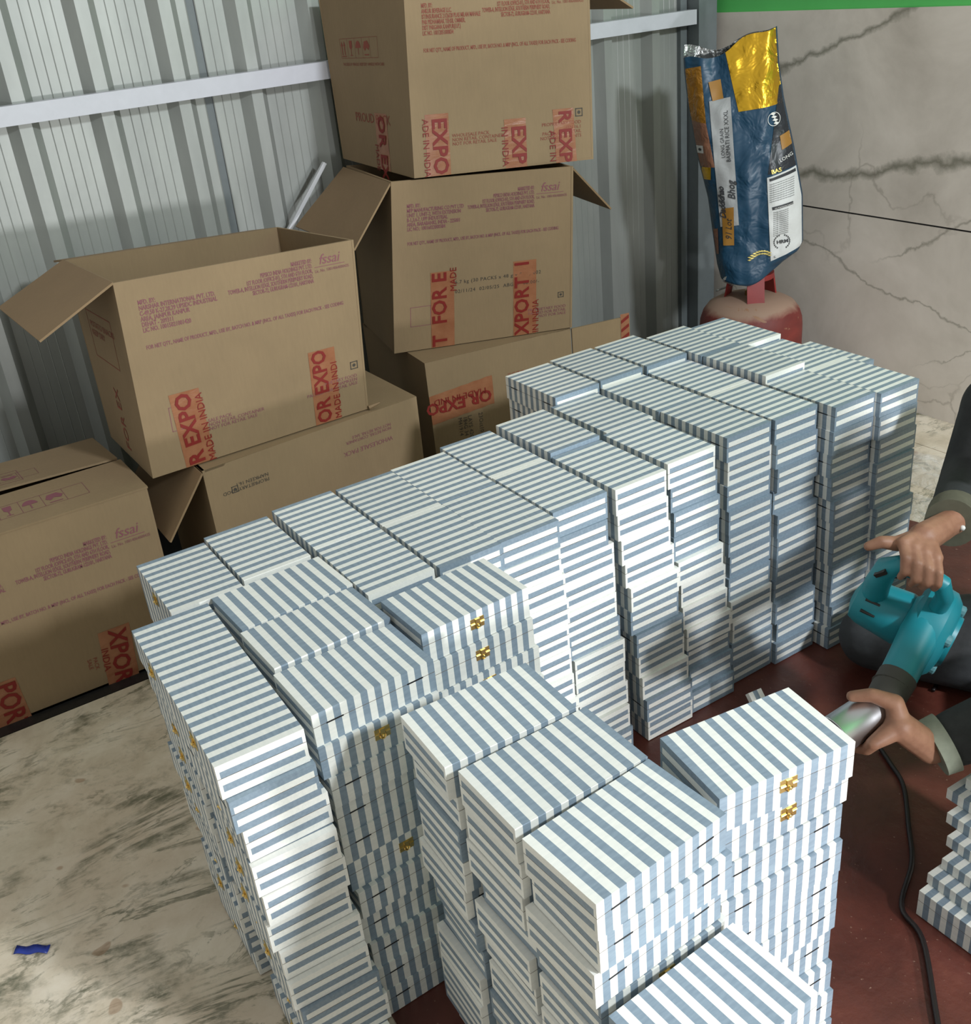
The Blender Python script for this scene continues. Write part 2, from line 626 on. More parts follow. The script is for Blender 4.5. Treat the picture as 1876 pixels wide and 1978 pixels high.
# steel rail fixed across the sheets, corner post, upright strip
mb = MB(); mb.box((UA + 0.035, -1.6, 1.252), (UA + 0.075, 2.575, 1.300))
rail = mb.build('trim_1', M['bar']); tag(rail, kind='structure')
mb = MB(); mb.box((UA, 2.585, 0), (UA + 0.075, 2.672, 2.6)); mb.box((UA, 2.548, 0), (UA + 0.02, 2.578, 2.6))
tag(mb.build('trim_2', M['post']), kind='structure')

mb = MB(); mb.box((UA - 0.03, VB + 0.012, 0), (3.2, VB + 0.06, 2.6))
wallB = mb.build('wall_right', M['green']); tag(wallB, kind='structure')
mb = MB(); mb.box((UA, VB + 0.006, 0.630), (3.2, VB + 0.0121, 0.650)); mb.build('joint_strip', M['slot'], wallB)
for z0, z1, x0, x1 in ((0.0, 0.637, UA, 3.2), (0.643, 1.277, UA, 3.2)):
    mb = MB(); mb.box((x0 + 0.005, VB, z0), (x1, VB + 0.012, z1))
    mb.build('marble_panel', M['wmarble'], wallB)

mb = MB(); mb.box((UA, -1.6, -0.05), (3.2, VB + 0.012, -0.008))
floor = mb.build('floor', M['grout']); tag(floor, kind='structure')
for (x0, y0, x1, y1), mat, nm in (((-0.488, -1.6, 3.2, 2.490), 'fmarble', 'marble_slab'),
                                  ((-0.488, 2.494, 3.2, VB), 'fmarble', 'marble_slab'),
                                  ((UA, -1.6, -0.492, VB), 'granite', 'granite_border')):
    mb = MB(); mb.box((x0, y0, -0.008), (x1, y1, 0.0))
    mb.build(nm, M[mat], floor)

# slanting white strip leaning on the sheets behind the cartons
mb = MB()
mb.slab([(-1.215, 0.60, 0.497), (-1.215, 0.609, 0.490), (-1.215, 1.068, 1.018), (-1.215, 1.059, 1.025)], 0.012)
s = mb.build('leaning_strip', M['strip'])
tag(s, 'thin white strip leaning aslant on the corrugated wall behind the cartons', 'strip')

# brown floor sheet
def floor_sheet():
    poly = [(0.28, 0.10), (0.72, 0.085), (1.2, 0.06), (2.1, 0.03), (2.1, 1.4), (1.9, 2.0), (1.0, 2.12), (0.45, 2.10), (0.18, 2.04), (0.22, 1.2)]
    v, f = [], []
    n = len(poly)
    cx = sum(p[0] for p in poly) / n; cy = sum(p[1] for p in poly) / n
    rings = 14
    per = []
    for i in range(n):
        a, b = poly[i], poly[(i + 1) % n]
        for k in range(8):
            s_ = k / 8
            per.append((a[0] + (b[0] - a[0]) * s_, a[1] + (b[1] - a[1]) * s_))
    m = len(per)
    for r in range(rings + 1):
        q = r / rings
        for (x, y) in per:
            X, Y = cx + (x - cx) * q, cy + (y - cy) * q
            z = 0.0015 + 0.0012 * noise.noise(Vector((X * 7, Y * 7, 0)))
            v.append((X, Y, max(0.0005, z)))
    for r in range(rings):
        for k in range(m):
            a, b = r * m + k, r * m + (k + 1) % m
            f.append((a, a + m, b + m, b))
    return mesh('floor_sheet', v, f, M['rug'], None, None, True)
tag(floor_sheet(), 'brown red plastic sheet spread on the floor under the box stacks', 'floor sheet')

# ------------------------------------------------------------------ striped boxes
L, W, H = 0.200, 0.126, 0.0556
T18 = L / 18
HS = 0.0334               # split between base and lid
PIT = 0.0558

def shell(z0, z1, levels, top, bottom):
    """half of a striped box. material 0 bone, 1 resin, 2 inside"""
    mb = MB()
    for i in range(18):
        x0, x1 = -L / 2 + i * T18, -L / 2 + (i + 1) * T18
        m = 1 if i % 2 == 0 else 0          # blue end at -x, white end at +x
        mb.add([(x0, -W / 2, z0), (x1, -W / 2, z0), (x1, -W / 2, z1), (x0, -W / 2, z1)], [(0, 1, 2, 3)], m)
        mb.add([(x0, W / 2, z0), (x1, W / 2, z0), (x1, W / 2, z1), (x0, W / 2, z1)], [(3, 2, 1, 0)], m)
        if top:
            mb.add([(x0, -W / 2, z1), (x1, -W / 2, z1), (x1, W / 2, z1), (x0, W / 2, z1)], [(0, 1, 2, 3)], m)
    if not top:
        mb.add([(-L / 2, -W / 2, z1), (L / 2, -W / 2, z1), (L / 2, W / 2, z1), (-L / 2, W / 2, z1)], [(0, 1, 2, 3)], 2)
    mb.add([(-L / 2, -W / 2, z0), (L / 2, -W / 2, z0), (L / 2, W / 2, z0), (-L / 2, W / 2, z0)], [(3, 2, 1, 0)], 2)
    e = 0.0048
    for sx, endm in ((-1, 1), (1, 0)):
        x = sx * L / 2
        segs = [(-W / 2, -W / 2 + e, z0, z1, endm), (W / 2 - e, W / 2, z0, z1, endm)]
        for a, b, alt in levels:
            segs.append((-W / 2 + e, W / 2 - e, a, b, endm if not alt else 1 - endm))
        for y0, y1, a, b, m in segs:
            q = [(x, y0, a), (x, y1, a), (x, y1, b), (x, y0, b)]
            mb.add(q, [(0, 1, 2, 3)] if sx > 0 else [(3, 2, 1, 0)], m)
    return mb

q = H / 5
base_mb = shell(0.0, HS - 0.0004, [(0, q, False), (q, 2 * q, True), (2 * q, HS - 0.0004, False)], False, True)
lid_mb = shell(HS + 0.0004, H, [(HS + 0.0004, 4 * q, True), (4 * q, H, False)], True, False)
full_mb = MB()
full_mb.v = base_mb.v + lid_mb.v
full_mb.f = base_mb.f + [tuple(i + len(base_mb.v) for i in f) for f in lid_mb.f]
full_mb.m = base_mb.m + lid_mb.m
BM = [M['bone'], M['resin'], M['under']]

def proto(mb, name, mats, smooth=False):
    o = mb.build(name, mats, None, smooth)
    me = o.data
    bpy.data.objects.remove(o)
    return me
ME_BASE = proto(base_mb, 'base', BM)
ME_LID = proto(lid_mb, 'lid', BM)
ME_FULL = proto(full_mb, 'striped_box', BM)

# brass clasp on the front (-y) side: two plates, hook and knob
cm = MB()
y0 = -W / 2
cm.box((-0.0125, y0 - 0.0010, HS + 0.0012), (0.0125, y0, HS + 0.0092))
cm.box((-0.0125, y0 - 0.0010, HS - 0.0092), (0.0125, y0, HS - 0.0012))
cm.tube([(-0.0125, y0 - 0.0014, HS), (-0.005, y0 - 0.0014, HS)], 0.0014, 6)
cm.tube([(0.005, y0 - 0.0014, HS), (0.0125, y0 - 0.0014, HS)], 0.0014, 6)
cm.box((-0.004, y0 - 0.0028, HS - 0.002), (0.004, y0 - 0.0010, HS + 0.008))
hook = [(0.0045 * math.cos(a), y0 - 0.0022, HS - 0.004 + 0.0055 * math.sin(a)) for a in [PI * (0.1 - 1.2 * i / 8) for i in range(9)]]
cm.tube(hook, 0.0011, 6)
ME_CLASP = proto(cm, 'clasp', M['brass'], False)
km = MB(); km.ball((0, y0 - 0.0032, HS - 0.0035), 0.0026, 8)
ME_KNOB = proto(km, 'knob', M['brass'], True)
hm = MB(); hm.box((-0.0135, W / 2 - 0.001, HS - 0.0012), (0.0135, W / 2 + 0.0004, HS + 0.0012))
ME_HINGE = proto(hm, 'hinge', M['slot'])

ORD = ['', 'first', 'second', 'third', 'fourth', 'fifth', 'sixth', 'seventh', 'eighth', 'ninth', 'tenth', 'eleventh', 'twelfth', 'thirteenth']

def link_child(name, me, parent, loc=None):
    o = bpy.data.objects.new(name, me)
    COL.objects.link(o)
    o.parent = parent
    if loc: o.location = loc
    return o

def striped_box(x, y, z, th, label, group, clasp=False, hinge=False, tilt=None):
    e = empty('striped_box', (x, y, z), th)
    if tilt:
        e.rotation_euler = (tilt[0], tilt[1], th)
    tag(e, label, 'box', group)
    link_child('base', ME_BASE, e)
    lid = link_child('lid', ME_LID, e)
    if clasp:
        c = link_child('clasp', ME_CLASP, e)
        link_child('knob', ME_KNOB, c)
    if hinge:
        link_child('hinge', ME_HINGE, e, (-0.066, 0, 0))
        link_child('hinge', ME_HINGE, e, (0.066, 0, 0))
    return e

HIDDEN = {}
def hidden_box(x, y, z, th, label, group):
    mb = HIDDEN.setdefault((label, group), MB())
    c_, s_ = math.cos(th), math.sin(th)
    q_ = 0.9985
    n0 = len(mb.v)
    mb.v += [(x + (a * c_ - b * s_) * q_, y + (a * s_ + b * c_) * q_, z + d * q_) for a, b, d in full_mb.v]
    mb.f += [tuple(i + n0 for i in f) for f in full_mb.f]
    mb.m += full_mb.m

def centre(cx, cy, t, kind):
    a, b = (L / 2, W / 2) if kind == 'u' else (W / 2, L / 2)
    c, s = math.cos(t), math.sin(t)
    return cx + c * a - s * b, cy + s * a + c * b

Z0 = 0.0032
# rotation for each look of a box in a u-laid or v-laid stack
ROT = {('u', 'W'): 0.0, ('u', 'B'): PI, ('v', 'c'): PI / 2, ('v', 'h'): -PI / 2}

def stack(corner, t, kind, types, n, pit=PIT, lean=(0, 0), jit=0.004, jt=0.012, visible=None, label=None, group=None,
          clasp=False, hinge=True, hid=None, t_low=None, rnd=None):
    """types: top to bottom letters; visible(i) tells whether layer i (0 = top) shows in the photograph"""
    rnd = rnd or random
    for i in range(n):
        k = n - 1 - i
        ty = types[i % len(types)]
        tt = t if i == 0 else (t_low if t_low is not None else t) + rnd.uniform(-jt, jt)
        fr = i / max(1, n - 1)
        jx = rnd.uniform(-jit, jit) if i else 0
        jy = rnd.uniform(-jit, jit) if i else 0
        x, y = centre(corner[0] + lean[0] * fr + jx, corner[1] + lean[1] * fr + jy, tt, kind)
        z = Z0 + k * pit
        th = ROT[(kind, ty)] + tt
        if visible is None or visible(i):
            front = ty in ('W', 'c')
            striped_box(x, y, z, th, label(i, ty), group, clasp and front, hinge and not front)
        else:
            hidden_box(x, y, z, th, hid[0], hid[1])

# --- the long block: columns run along +u; row 0 is the back row by the cartons
GB = 'striped boxes of the long block'
HID = ('striped boxes filling the inside of the long block under its top layer', 'inner')
def layer_word(i):
    return 'top' if i == 0 else ORD[i + 1] + ' from top'
rb = random.Random(21)
# column: (v, u of the back edge, rows, v lean of the front end at the floor, end colours top to bottom, column number from the marble wall)
cols = [
    (-0.006, 0.105, 1, 0.0, 'WWBWWBWWBWW', 12),
    (0.126, 0.088, 1, 0.0, 'WBWWBWWBWWB', 11),
    (0.268, 0.074, 2, 0.0, 'WWWBWWBWWBW', 10),
    (0.403, 0.078, 2, 0.0, 'BWWBWWBWWBW', 9),
    (0.530, 0.074, 2, 0.01, 'BWWWWWWWWBW', 8),
    (0.662, 0.050, 2, 0.03, 'BBWWWBWWWWB', 7),
    (0.803, 0.054, 2, 0.05, 'WWWWWBBWWBW', 6),
    (0.958, -0.164, 3, 0.04, 'WBBBWWWWBBB', 5),
    (1.114, -0.172, 3, 0.014, 'BWBBBBBWWBB', 4),
    (1.250, -0.168, 3, 0.012, 'BBBBBBBBBBB', 3),
    (1.386, -0.128, 3, 0.012, 'BBBBBBBBBBB', 2),
    (1.512, -0.112, 3, 0.010, 'BBBBBBBBBBB', 1),
]
rowname = {1: ['only'], 2: ['back', 'front'], 3: ['back', 'middle', 'front']}
for ci, (v0, u0, rows, lean, ends, num) in enumerate(cols):
    for r in range(rows):
        last = r == rows - 1
        uu = u0 + r * (L + 0.0035) + (rb.uniform(-0.002, 0.002) if r else 0)
        vv = v0 + (rb.uniform(-0.002, 0.002) if r else 0)
        if num == 5:
            vv = v0 + (0.018, 0.003, -0.010)[r]
        pit = PIT
        if num in (2, 3, 4, 5) and r == 0: pit = PIT + 0.0017
        if num == 2 and r == 1: pit = PIT + 0.0017
        if num == 1 and r == 0: pit = PIT + 0.0012
        if num == 6 and r == 0: pit = PIT + 0.0009
        rn = rowname[rows][r]
        types = ends if last else rb.choice(('B', 'W', 'B')) + 'BWBBWBWWBW'
        if num == 5 and r == 0: types = 'BBWWWWWWWWW'
        if num == 10 and r == 0: types = 'WWWBWWBWWBW'
        seen_front = last and num <= 8
        def vis(i, sf=seen_front, c=num, rr=r):
            if i == 0: return True
            if sf: return True
            if c == 12 and i < 8: return True          # its side shows beyond the marble floor
            if c == 5 and rr == 0 and i < 2: return True
            if c in (10, 9) and rr == 1 and i < 2: return True
            return False
        def lab(i, ty, c=num, rr=rn, sf=seen_front):
            if c == 12 and i: return 'striped box, %s, in the long block\'s leftmost stack beside the big floor carton' % layer_word(i)
            if c == 12: return 'striped box topping the leftmost stack of the long block, nearest the floor carton'
            w = 'white-ended' if ty == 'W' else 'blue-ended'
            if i == 0 and rr == 'only': return 'striped box on the long block, last back-row stack before its leftmost one'
            if i == 0: return 'striped box atop the long block, %s row, %s column from marble wall' % (rr, ORD[c])
            return '%s striped box, %s, %s row, %s long-block column from marble wall' % (w, layer_word(i), rr, ORD[c])
        stack((uu, vv), rb.uniform(-0.006, 0.006), 'u', types, 11, pit, (rb.uniform(0.01, 0.03) if seen_front else 0.0, lean), 0.0052 if seen_front else 0.003, 0.014 if seen_front else 0.006, vis, lab, GB,
              clasp=(num == 12), hinge=True, hid=HID, rnd=rb)
# one stack behind the last column, next to the marble wall
stack((0.068, 1.645), 0.0, 'u', 'B', 10, PIT + 0.0010, (0, 0), 0.001, 0.003, lambda i: i == 0,
      lambda i, ty: 'striped box peeping out behind the long block\'s column nearest the marble wall', GB, hid=HID, rnd=rb)

# --- left stacks beside the open marble floor
GL = 'striped boxes of the left stacks'
HIDL = ('striped boxes filling the inside of the left stacks', 'inner')
rl = random.Random(5)
stack((0.326, -0.077), -0.022, 'u', 'WBWWWWBWWBW', 11, PIT + 0.0007, (0.0, 0.02), 0.005, 0.014, None,
      lambda i, ty: 'striped box, %s, in the rear stack edging the open marble floor' % layer_word(i), GL, clasp=True, rnd=rl)
stack((0.530, -0.081), -0.022, 'u', 'WBWWWWWWBWW', 11, PIT + 0.0007, (0.045, 0.03), 0.007, 0.02, None,
      lambda i, ty: '%s striped box, %s, in the front stack edging the open marble floor' % ('white-ended' if ty == 'W' else 'blue-ended', layer_word(i)), GL, clasp=True, rnd=rl)
stack((0.308, 0.062), 0.04, 'v', 'chhchhchhch', 11, PIT, (0, 0), 0.002, 0.006, lambda i: i == 0,
      lambda i, ty: 'striped box laid crosswise on the left stacks, rearmost of the three behind the hinged one', GL, hinge=False, hid=HIDL, rnd=rl)
stack((0.440, 0.062), 0.035, 'v', 'hchhchhchhc', 11, PIT, (0, 0), 0.002, 0.006, lambda i: i == 0,
      lambda i, ty: 'striped box laid crosswise on the left stacks, middle of the three in a row', GL, hinge=False, hid=HIDL, rnd=rl)
stack((0.577, 0.060), 0.025, 'v', 'hchhhchhhhh', 11, PIT - 0.0002, (0.025, 0.012), 0.004, 0.012, None,
      lambda i, ty: '%s striped box, %s, in the left stack standing before the brown sheet gap' % ('clasped' if ty == 'c' else 'hinge-side', layer_word(i)), GL, clasp=True, rnd=rl)
stack((0.519, 0.272), 0.022, 'v', 'cccchccchcc', 11, PIT + 0.0008, (0.03, 0.03), 0.003, 0.012, lambda i: i < 5,
      lambda i, ty: 'striped box, %s, in the short-fronted stack with gold clasps beside the long block' % layer_word(i), GL, clasp=True, hid=HIDL, rnd=rl)

# --- front tower
GT = 'striped boxes of the front tower'
HIDT = ('striped boxes under the lowest stack at the picture bottom', 'inner')
rt = random.Random(11)
names = ['rear', 'middle', 'front']
spec = [((0.795, 0.156), -0.049, 'hhchhcchhch', 0), ((0.937, 0.160), -0.005, 'hhhchhhchhc', 1), ((1.080, 0.158), 0.061, 'hhhchhhhchh', 2)]
for cpos, t, types, k in spec:
    stack(cpos, t, 'v', types, 11, PIT + 0.0008, (0.004, 0.012), 0.0085, 0.025, None,
          lambda i, ty, k=k: '%s striped box, %s, in the front tower\'s %s stack' % ('white-ended' if ty == 'h' else 'blue-ended', layer_word(i), names[k]), GT,
          clasp=True, t_low=t * 0.5, rnd=rt)
stack((1.051, 0.391), -0.149, 'v', 'cchhhhhhhhh', 11, PIT + 0.0012, (0.012, -0.014), 0.005, 0.015, None,
      lambda i, ty: '%s striped box, %s, in the tower\'s right-hand stack' % ('gold-clasped' if ty == 'c' else 'hinge-side', layer_word(i)), GT,
      clasp=True, t_low=-0.07, rnd=rt)
stack((1.217, 0.166), 0.045, 'v', 'chhchhch', 8, PIT + 0.0014, (0.004, 0.0), 0.003, 0.008, lambda i: i < 3,
      lambda i, ty: 'striped box, %s, in the lowest stack at the bottom of the picture' % layer_word(i), GT, clasp=False, hinge=False, hid=HIDT, rnd=rt)

for (lb, gp), hmb in HIDDEN.items():
    tag(hmb.build('inner_boxes', BM), lb, 'boxes', None, 'stuff')

# --- loose lids stacked like stairs at the right edge
GR = 'stair of striped box halves'
striped_box(1.106 + L / 2, 0.911 + W / 2, Z0, PI, 'striped box lowest in the stair of box halves at the right edge', GR)
lids = [(1.104, 0.932, 1), (1.110, 0.958, 2), (1.096, 0.987, 3), (1.075, 1.012, 4), (1.052, 1.040, 5), (1.070, 1.063, 6)]
for (x, y, k) in lids:
    o = bpy.data.objects.new('shallow_box', ME_LID)
    COL.objects.link(o)
    o.location = (x + L / 2, y + W / 2, Z0 + H + (k - 1) * 0.0224 - HS - 0.0003)
    o.rotation_euler = (0, 0, PI - 0.03)
    tag(o, 'shallow striped box half, %s up from the floor in the stair at the right edge' % ORD[k + 1], 'box half', GR)

# small striped offcut lying behind the clasped tower
mb = MB()
for j, m in enumerate((0, 1, 0)):
    mb.box((-0.06, -0.0165 + j * 0.011, 0), (0.06, -0.0165 + (j + 1) * 0.011, 0.014), m)
s = mb.build('wood_offcut', [M['bone'], M['resin']])
s.location = (0.622, 1.050, 0.052); s.rotation_euler = (0.0, 0.75, -0.12)
tag(s, 'short striped offcut poking up on the floor behind the clasped right-hand stack', 'offcut')

# ------------------------------------------------------------------ cartons
TH = 0.006
def carton(name, c, label, panels=('front', 'back', 'left', 'right', 'bottom')):
    """c: dict with fbl fbr ftl ftr bbl bbr btl btr corner points"""
    p = {k: Vector(v) for k, v in c.items()}
    o = (p['fbl'] + p['fbr'] + p['bbl'] + p['bbr']) / 4
    e = empty(name, o)
    p = {k: v - o for k, v in p.items()}
    quads = {'front': ('fbl', 'fbr', 'ftr', 'ftl'), 'back': ('bbr', 'bbl', 'btl', 'btr'), 'left': ('bbl', 'fbl', 'ftl', 'btl'),
             'right': ('fbr', 'bbr', 'btr', 'ftr'), 'bottom': ('bbl', 'bbr', 'fbr', 'fbl'), 'top': ('ftl', 'ftr', 'btr', 'btl')}
    out = {}
    for k in panels:
        qd = [p[a] for a in quads[k]]
        mb = MB()
        # a slightly bowed sheet
        mb.grid_slab(qd, TH)
        ob = mb.build({'bottom': 'bottom_panel', 'top': 'top_panel'}.get(k, 'side_panel'), M['card'], e)
        out[k] = ob
    s = {k: quad_surf(*[p[a] for a in quads[k]]) for k in quads}
    tag(e, label, 'carton', 'brown cardboard cartons by the wall')
    return e, p, s, out, o

def flap(parent, o, pts, inside=False, label=None):
    mb = MB(); mb.grid_slab([Vector(q_) - o for q_ in pts], 0.005)
    f = mb.build('flap', M['card_in'] if inside else M['card'], parent)
    if label: f['label'] = label
    return f

def tape(parent, surf, x0, x1, y0, y1, skew=0.0):
    n = 8
    v, f = [], []
    for i in range(n + 1):
        y = y0 + (y1 - y0) * i / n
        for x in (x0, x1):
            v.append(surf(x + skew * (y - y0), y, 0.0008 + 0.0005 * math.sin(i * 2.1 + x * 40)))
    for i in range(n):
        f.append((2 * i, 2 * i + 1, 2 * i + 3, 2 * i + 2))
    return mesh('tape', v, f, M['tape'], parent)

def tape_text(parent, surf, x, y, word, small, up=True, size=0.062, ssize=0.026, skew=0.0, off=0.0, fit=None):
    """lettering running along a vertical tape"""
    rot = PI / 2 - skew if up else -PI / 2 - skew
    a = put_text('tape_lettering', word, size, surf, x, y, rot, M['tape_red'], parent, 0.0022, bold=0.0014, spacing=1.02, fit=fit)
    d = ssize * 1.15
    sx = x + d if up else x - d
    put_text('tape_lettering', small, ssize, surf, sx, y + off, rot, M['tape_red'], parent, 0.0022)

ADDR1 = 'MFD. BY:\nNARSHAR INTERNATIONAL PVT. LTD.\nC-49,50 K-27,28,29 UPSIDC INDUSTRIAL\nAREA, JAINPUR KANPUR\nDEHAT - 209311\nLIC NO. 10015021001420'
ADDR2 = 'MARKETED BY:\nPEPSICO INDIA HOLDINGS PVT. LTD.\n1ST FLOOR (OFFICE-01), 5TH AND 6TH FLOOR,\nTOWER-A, INTELLION EDGE, SOUTHERN PERIPHERY ROAD,\nSECTOR-72, GURUGRAM-122101, HARYANA'
ADDR3 = 'MFD. BY:\nMFP MANUFACTURING CO PVT LTD\nUNIT 1, UNIT-2, WITH EXTENSION\nB-1,3,4-7, UPP INDUSTRIAL\nAREA, BARABANKI, INDIA - 225001\nLIC NO.: 10016022000384'
LINE = 'FOR NET QTY., NAME OF PRODUCT, MFD., USE BY, BATCH NO. & MRP (INCL. OF ALL TAXES) FOR EACH PACK - SEE CODING'

def print_front(e, surf, mat, addr=ADDR1, y=None, slope=0.0, x1=0.045, x2=None):
    w, h = surf.w, surf.h
    y = y or h - 0.05
    put_text('printed_address', addr, 0.0150, surf, x1, y, 0, mat, e, fit=w * 0.31, line=0.86, bold=0.0003)
    put_text('printed_address', ADDR2, 0.0150, surf, w - 0.118, y + 0.020, 0, mat, e, align='RIGHT', fit=w * 0.37, line=0.86, bold=0.0003)
    put_text('printed_line', LINE, 0.0135, surf, x1, y - 0.105, 0, mat, e, fit=w - x1 - 0.045, bold=0.0002)
    put_text('printed_logo', 'fssai', 0.036, surf, w - 0.100, y + 0.012, 0, mat, e, shear=0.25, spacing=0.95)
    put_text('printed_logo', 'Lic. No. 10014064000435', 0.011, surf, w - 0.112, y - 0.008, 0, mat, e, fit=0.092)
    mb = MB()
    for (a, b) in (((w - 0.112, y + 0.005), (w - 0.030, y + 0.0065)),):
        mb.add([surf(a[0], a[1], 0.0006), surf(b[0], a[1], 0.0006), surf(b[0], b[1], 0.0006), surf(a[0], b[1], 0.0006)], [(0, 1, 2, 3)])
    mb.build('printed_rule', mat, e)

def square_mark(e, surf, x, y, s=0.022, mat=None):
    mat = mat or M['ink_black']
    mb = MB()
    t_ = s * 0.12
    for (a, b, c_, d) in ((0, 0, s, t_), (0, s - t_, s, s), (0, 0, t_, s), (s - t_, 0, s, s)):
        mb.add([surf(x + a, y + b, 0.0006), surf(x + c_, y + b, 0.0006), surf(x + c_, y + d, 0.0006), surf(x + a, y + d, 0.0006)], [(0, 1, 2, 3)])
    n = 10
    mb.add([surf(x + s / 2 + s * 0.22 * math.cos(2 * PI * k / n), y + s / 2 + s * 0.22 * math.sin(2 * PI * k / n), 0.0006) for k in range(n)], [tuple(range(n))])
    mb.build('printed_mark', mat, e)

def rect_mark(e, surf, x, y, w, h, t_=0.0015, mat=None):
    mb = MB()
    for (a, b, c_, d) in ((0, 0, w, t_), (0, h - t_, w, h), (0, 0, t_, h), (w - t_, 0, w, h)):
        mb.add([surf(x + a, y + b, 0.0005), surf(x + c_, y + b, 0.0005), surf(x + c_, y + d, 0.0005), surf(x + a, y + d, 0.0005)], [(0, 1, 2, 3)])
    mb.build('printed_frame', mat or M['ink'], e)

def pictograms(e, surf, x, y, mat, s=0.042, flip=False):
    """handling symbols: arrows, glass, umbrella, hands"""
    mb = MB()
    def poly(pts):
        mb.add([surf(x + a * s, y + (b if not flip else 1 - b) * s, 0.0006) for a, b in pts], [tuple(range(len(pts)))])
    for ox in (0.25, 0.6):
        poly([(ox - 0.05, 0.1), (ox + 0.05, 0.1), (ox + 0.05, 0.65), (ox - 0.05, 0.65)])
        poly([(ox - 0.14, 0.65), (ox + 0.14, 0.65), (ox, 0.95)])
    poly([(0.1, 0.0), (0.8, 0.0), (0.8, 0.05), (0.1, 0.05)])
    poly([(1.3, 0.95), (1.32, 0.55), (1.47, 0.42), (1.53, 0.42), (1.68, 0.55), (1.7, 0.95)])
    poly([(1.47, 0.1), (1.53, 0.1), (1.53, 0.44), (1.47, 0.44)]); poly([(1.35, 0.05), (1.65, 0.05), (1.65, 0.1), (1.35, 0.1)])
    poly([(2.5 + 0.36 * math.cos(PI * k / 8), 0.5 + 0.42 * math.sin(PI * k / 8)) for k in range(9)])
    poly([(2.47, 0.1), (2.53, 0.1), (2.53, 0.5), (2.47, 0.5)])
    poly([(3.2, 0.5), (3.35, 0.85), (3.8, 0.9), (4.05, 0.6), (3.9, 0.35), (3.6, 0.5), (3.4, 0.3)])
    poly([(3.3, 0.05), (3.9, 0.05), (3.9, 0.12), (3.3, 0.12)])
    for k in range(6):
        a = k * 1.02
        poly([(a, -0.1), (a + 0.02, -0.1), (a + 0.02, 1.1), (a, 1.1)])
    poly([(0, -0.1), (5.1, -0.1), (5.1, -0.08), (0, -0.08)]); poly([(0, 1.08), (5.1, 1.08), (5.1, 1.1), (0, 1.1)])
    mb.build('printed_symbols', mat, e)

# open carton in the middle of the pile
K1 = dict(fbl=(-0.553, 0.196, 0.487), fbr=(-0.570, 0.792, 0.487), bbl=(-0.905, 0.19, 0.487), bbr=(-0.90, 0.76, 0.487),
          ftl=(-0.548, 0.218, 0.962), ftr=(-0.547, 0.810, 0.938), btl=(-0.896, 0.191, 0.962), btr=(-0.871, 0.745, 0.938))
e, p, s, pan, o = carton('carton', K1, 'open brown carton with a spread side flap, standing on two floor cartons')
flap(e, o, [(-0.545, 0.035, 0.877), (-0.548, 0.218, 0.964), (-0.896, 0.191, 0.964), (-0.89, 0.015, 0.887)], True)
flap(e, o, [(-0.896, 0.20, 0.962), (-0.871, 0.745, 0.938), (-1.06, 0.735, 0.905), (-1.08, 0.20, 0.93)], True)
sf = s['front']
print_front(e, sf, M['ink'], ADDR1, sf.h - 0.058)
tape(e, sf, 0.085, 0.160, 0.0, 0.192, -0.06)
tape_text(e, sf, 0.134, 0.003, 'R EXPO', 'MADE IN INDIA', True, 0.055, 0.026, -0.06, -0.004, 0.184)
tape(e, sf, 0.440, 0.514, 0.0, 0.206, 0.0)
tape_text(e, sf, 0.486, 0.002, 'OR EXPO', 'MADE IN INDI', True, 0.055, 0.026, 0.0, 0.0, 0.203)
square_mark(e, sf, sf.w - 0.042, 0.128)
rect_mark(e, sf, 0.068, 0.10, 0.05, 0.062)
put_text('printed_text', 'SALE PACK\nNON RETAIL CONTAINER\nNOT FOR RETAIL SALE', 0.0125, sf, 0.158, 0.098, 0, M['ink'], e, line=0.85)
put_text('printed_text', 'PROPRIETARY FOOD\nNAMKEEN\nPACKED FOR RETAIL SALE', 0.0125, sf, sf.w - 0.025, 0.105, 0, M['ink'], e, align='RIGHT', line=0.85)
put_text('printed_text', 'POTATO SNACKS\nKEEP DRY', 0.022, s['left'], 0.10, 0.33, 0, M['ink_red'], e)
rect_mark(e, s['left'], 0.085, 0.25, 0.18, 0.12, 0.002, M['ink_red'])
put_text('printed_text', 'FOR EX', 0.05, s['left'], 0.20, 0.02, PI / 2, M['ink_red'], e)
for x in (-0.02,):
    mb = MB(); mb.tube([(p['fbr'] + Vector((0.004, 0.0, 0.004))), (p['fbr'] + Vector((0.012, 0.03, 0.012)))], [0.007, 0.003], 6)
    mb.build('torn_corner', M['card_in'], e)

# upper two cartons against the wall
K3 = dict(fbl=(-0.842, 1.024, 0.515), fbr=(-0.637, 1.528, 0.515), ftl=(-0.786, 1.056, 1.010), ftr=(-0.590, 1.528, 0.990),
          bbl=(-1.19, 1.10, 0.515), bbr=(-1.00, 1.60, 0.515), btl=(-1.17, 1.11, 1.010), btr=(-0.98, 1.60, 0.990))
e, p, s, pan, o = carton('carton', K3, 'brown carton with outspread side flaps, between the topmost carton and the taped one')
flap(e, o, [(-0.775, 0.912, 0.857), (-0.790, 1.056, 1.008), (-1.17, 1.10, 1.008), (-1.17, 0.915, 0.866)], True)
flap(e, o, [(-0.590, 1.530, 0.985), (-0.66, 1.715, 0.832), (-1.03, 1.80, 0.832), (-0.98, 1.602, 0.985)], True)
sf = s['front']
print_front(e, sf, M['ink'], ADDR3, sf.h - 0.075)
tape(e, sf, 0.112, 0.182, 0.0, 0.232, 0.0)
tape_text(e, sf, 0.158, 0.004, 'T  FOR E', 'MADE', True, 0.06, 0.027, 0.0, 0.165, 0.226)
tape(e, sf, 0.362, 0.432, 0.0, 0.236, 0.0)
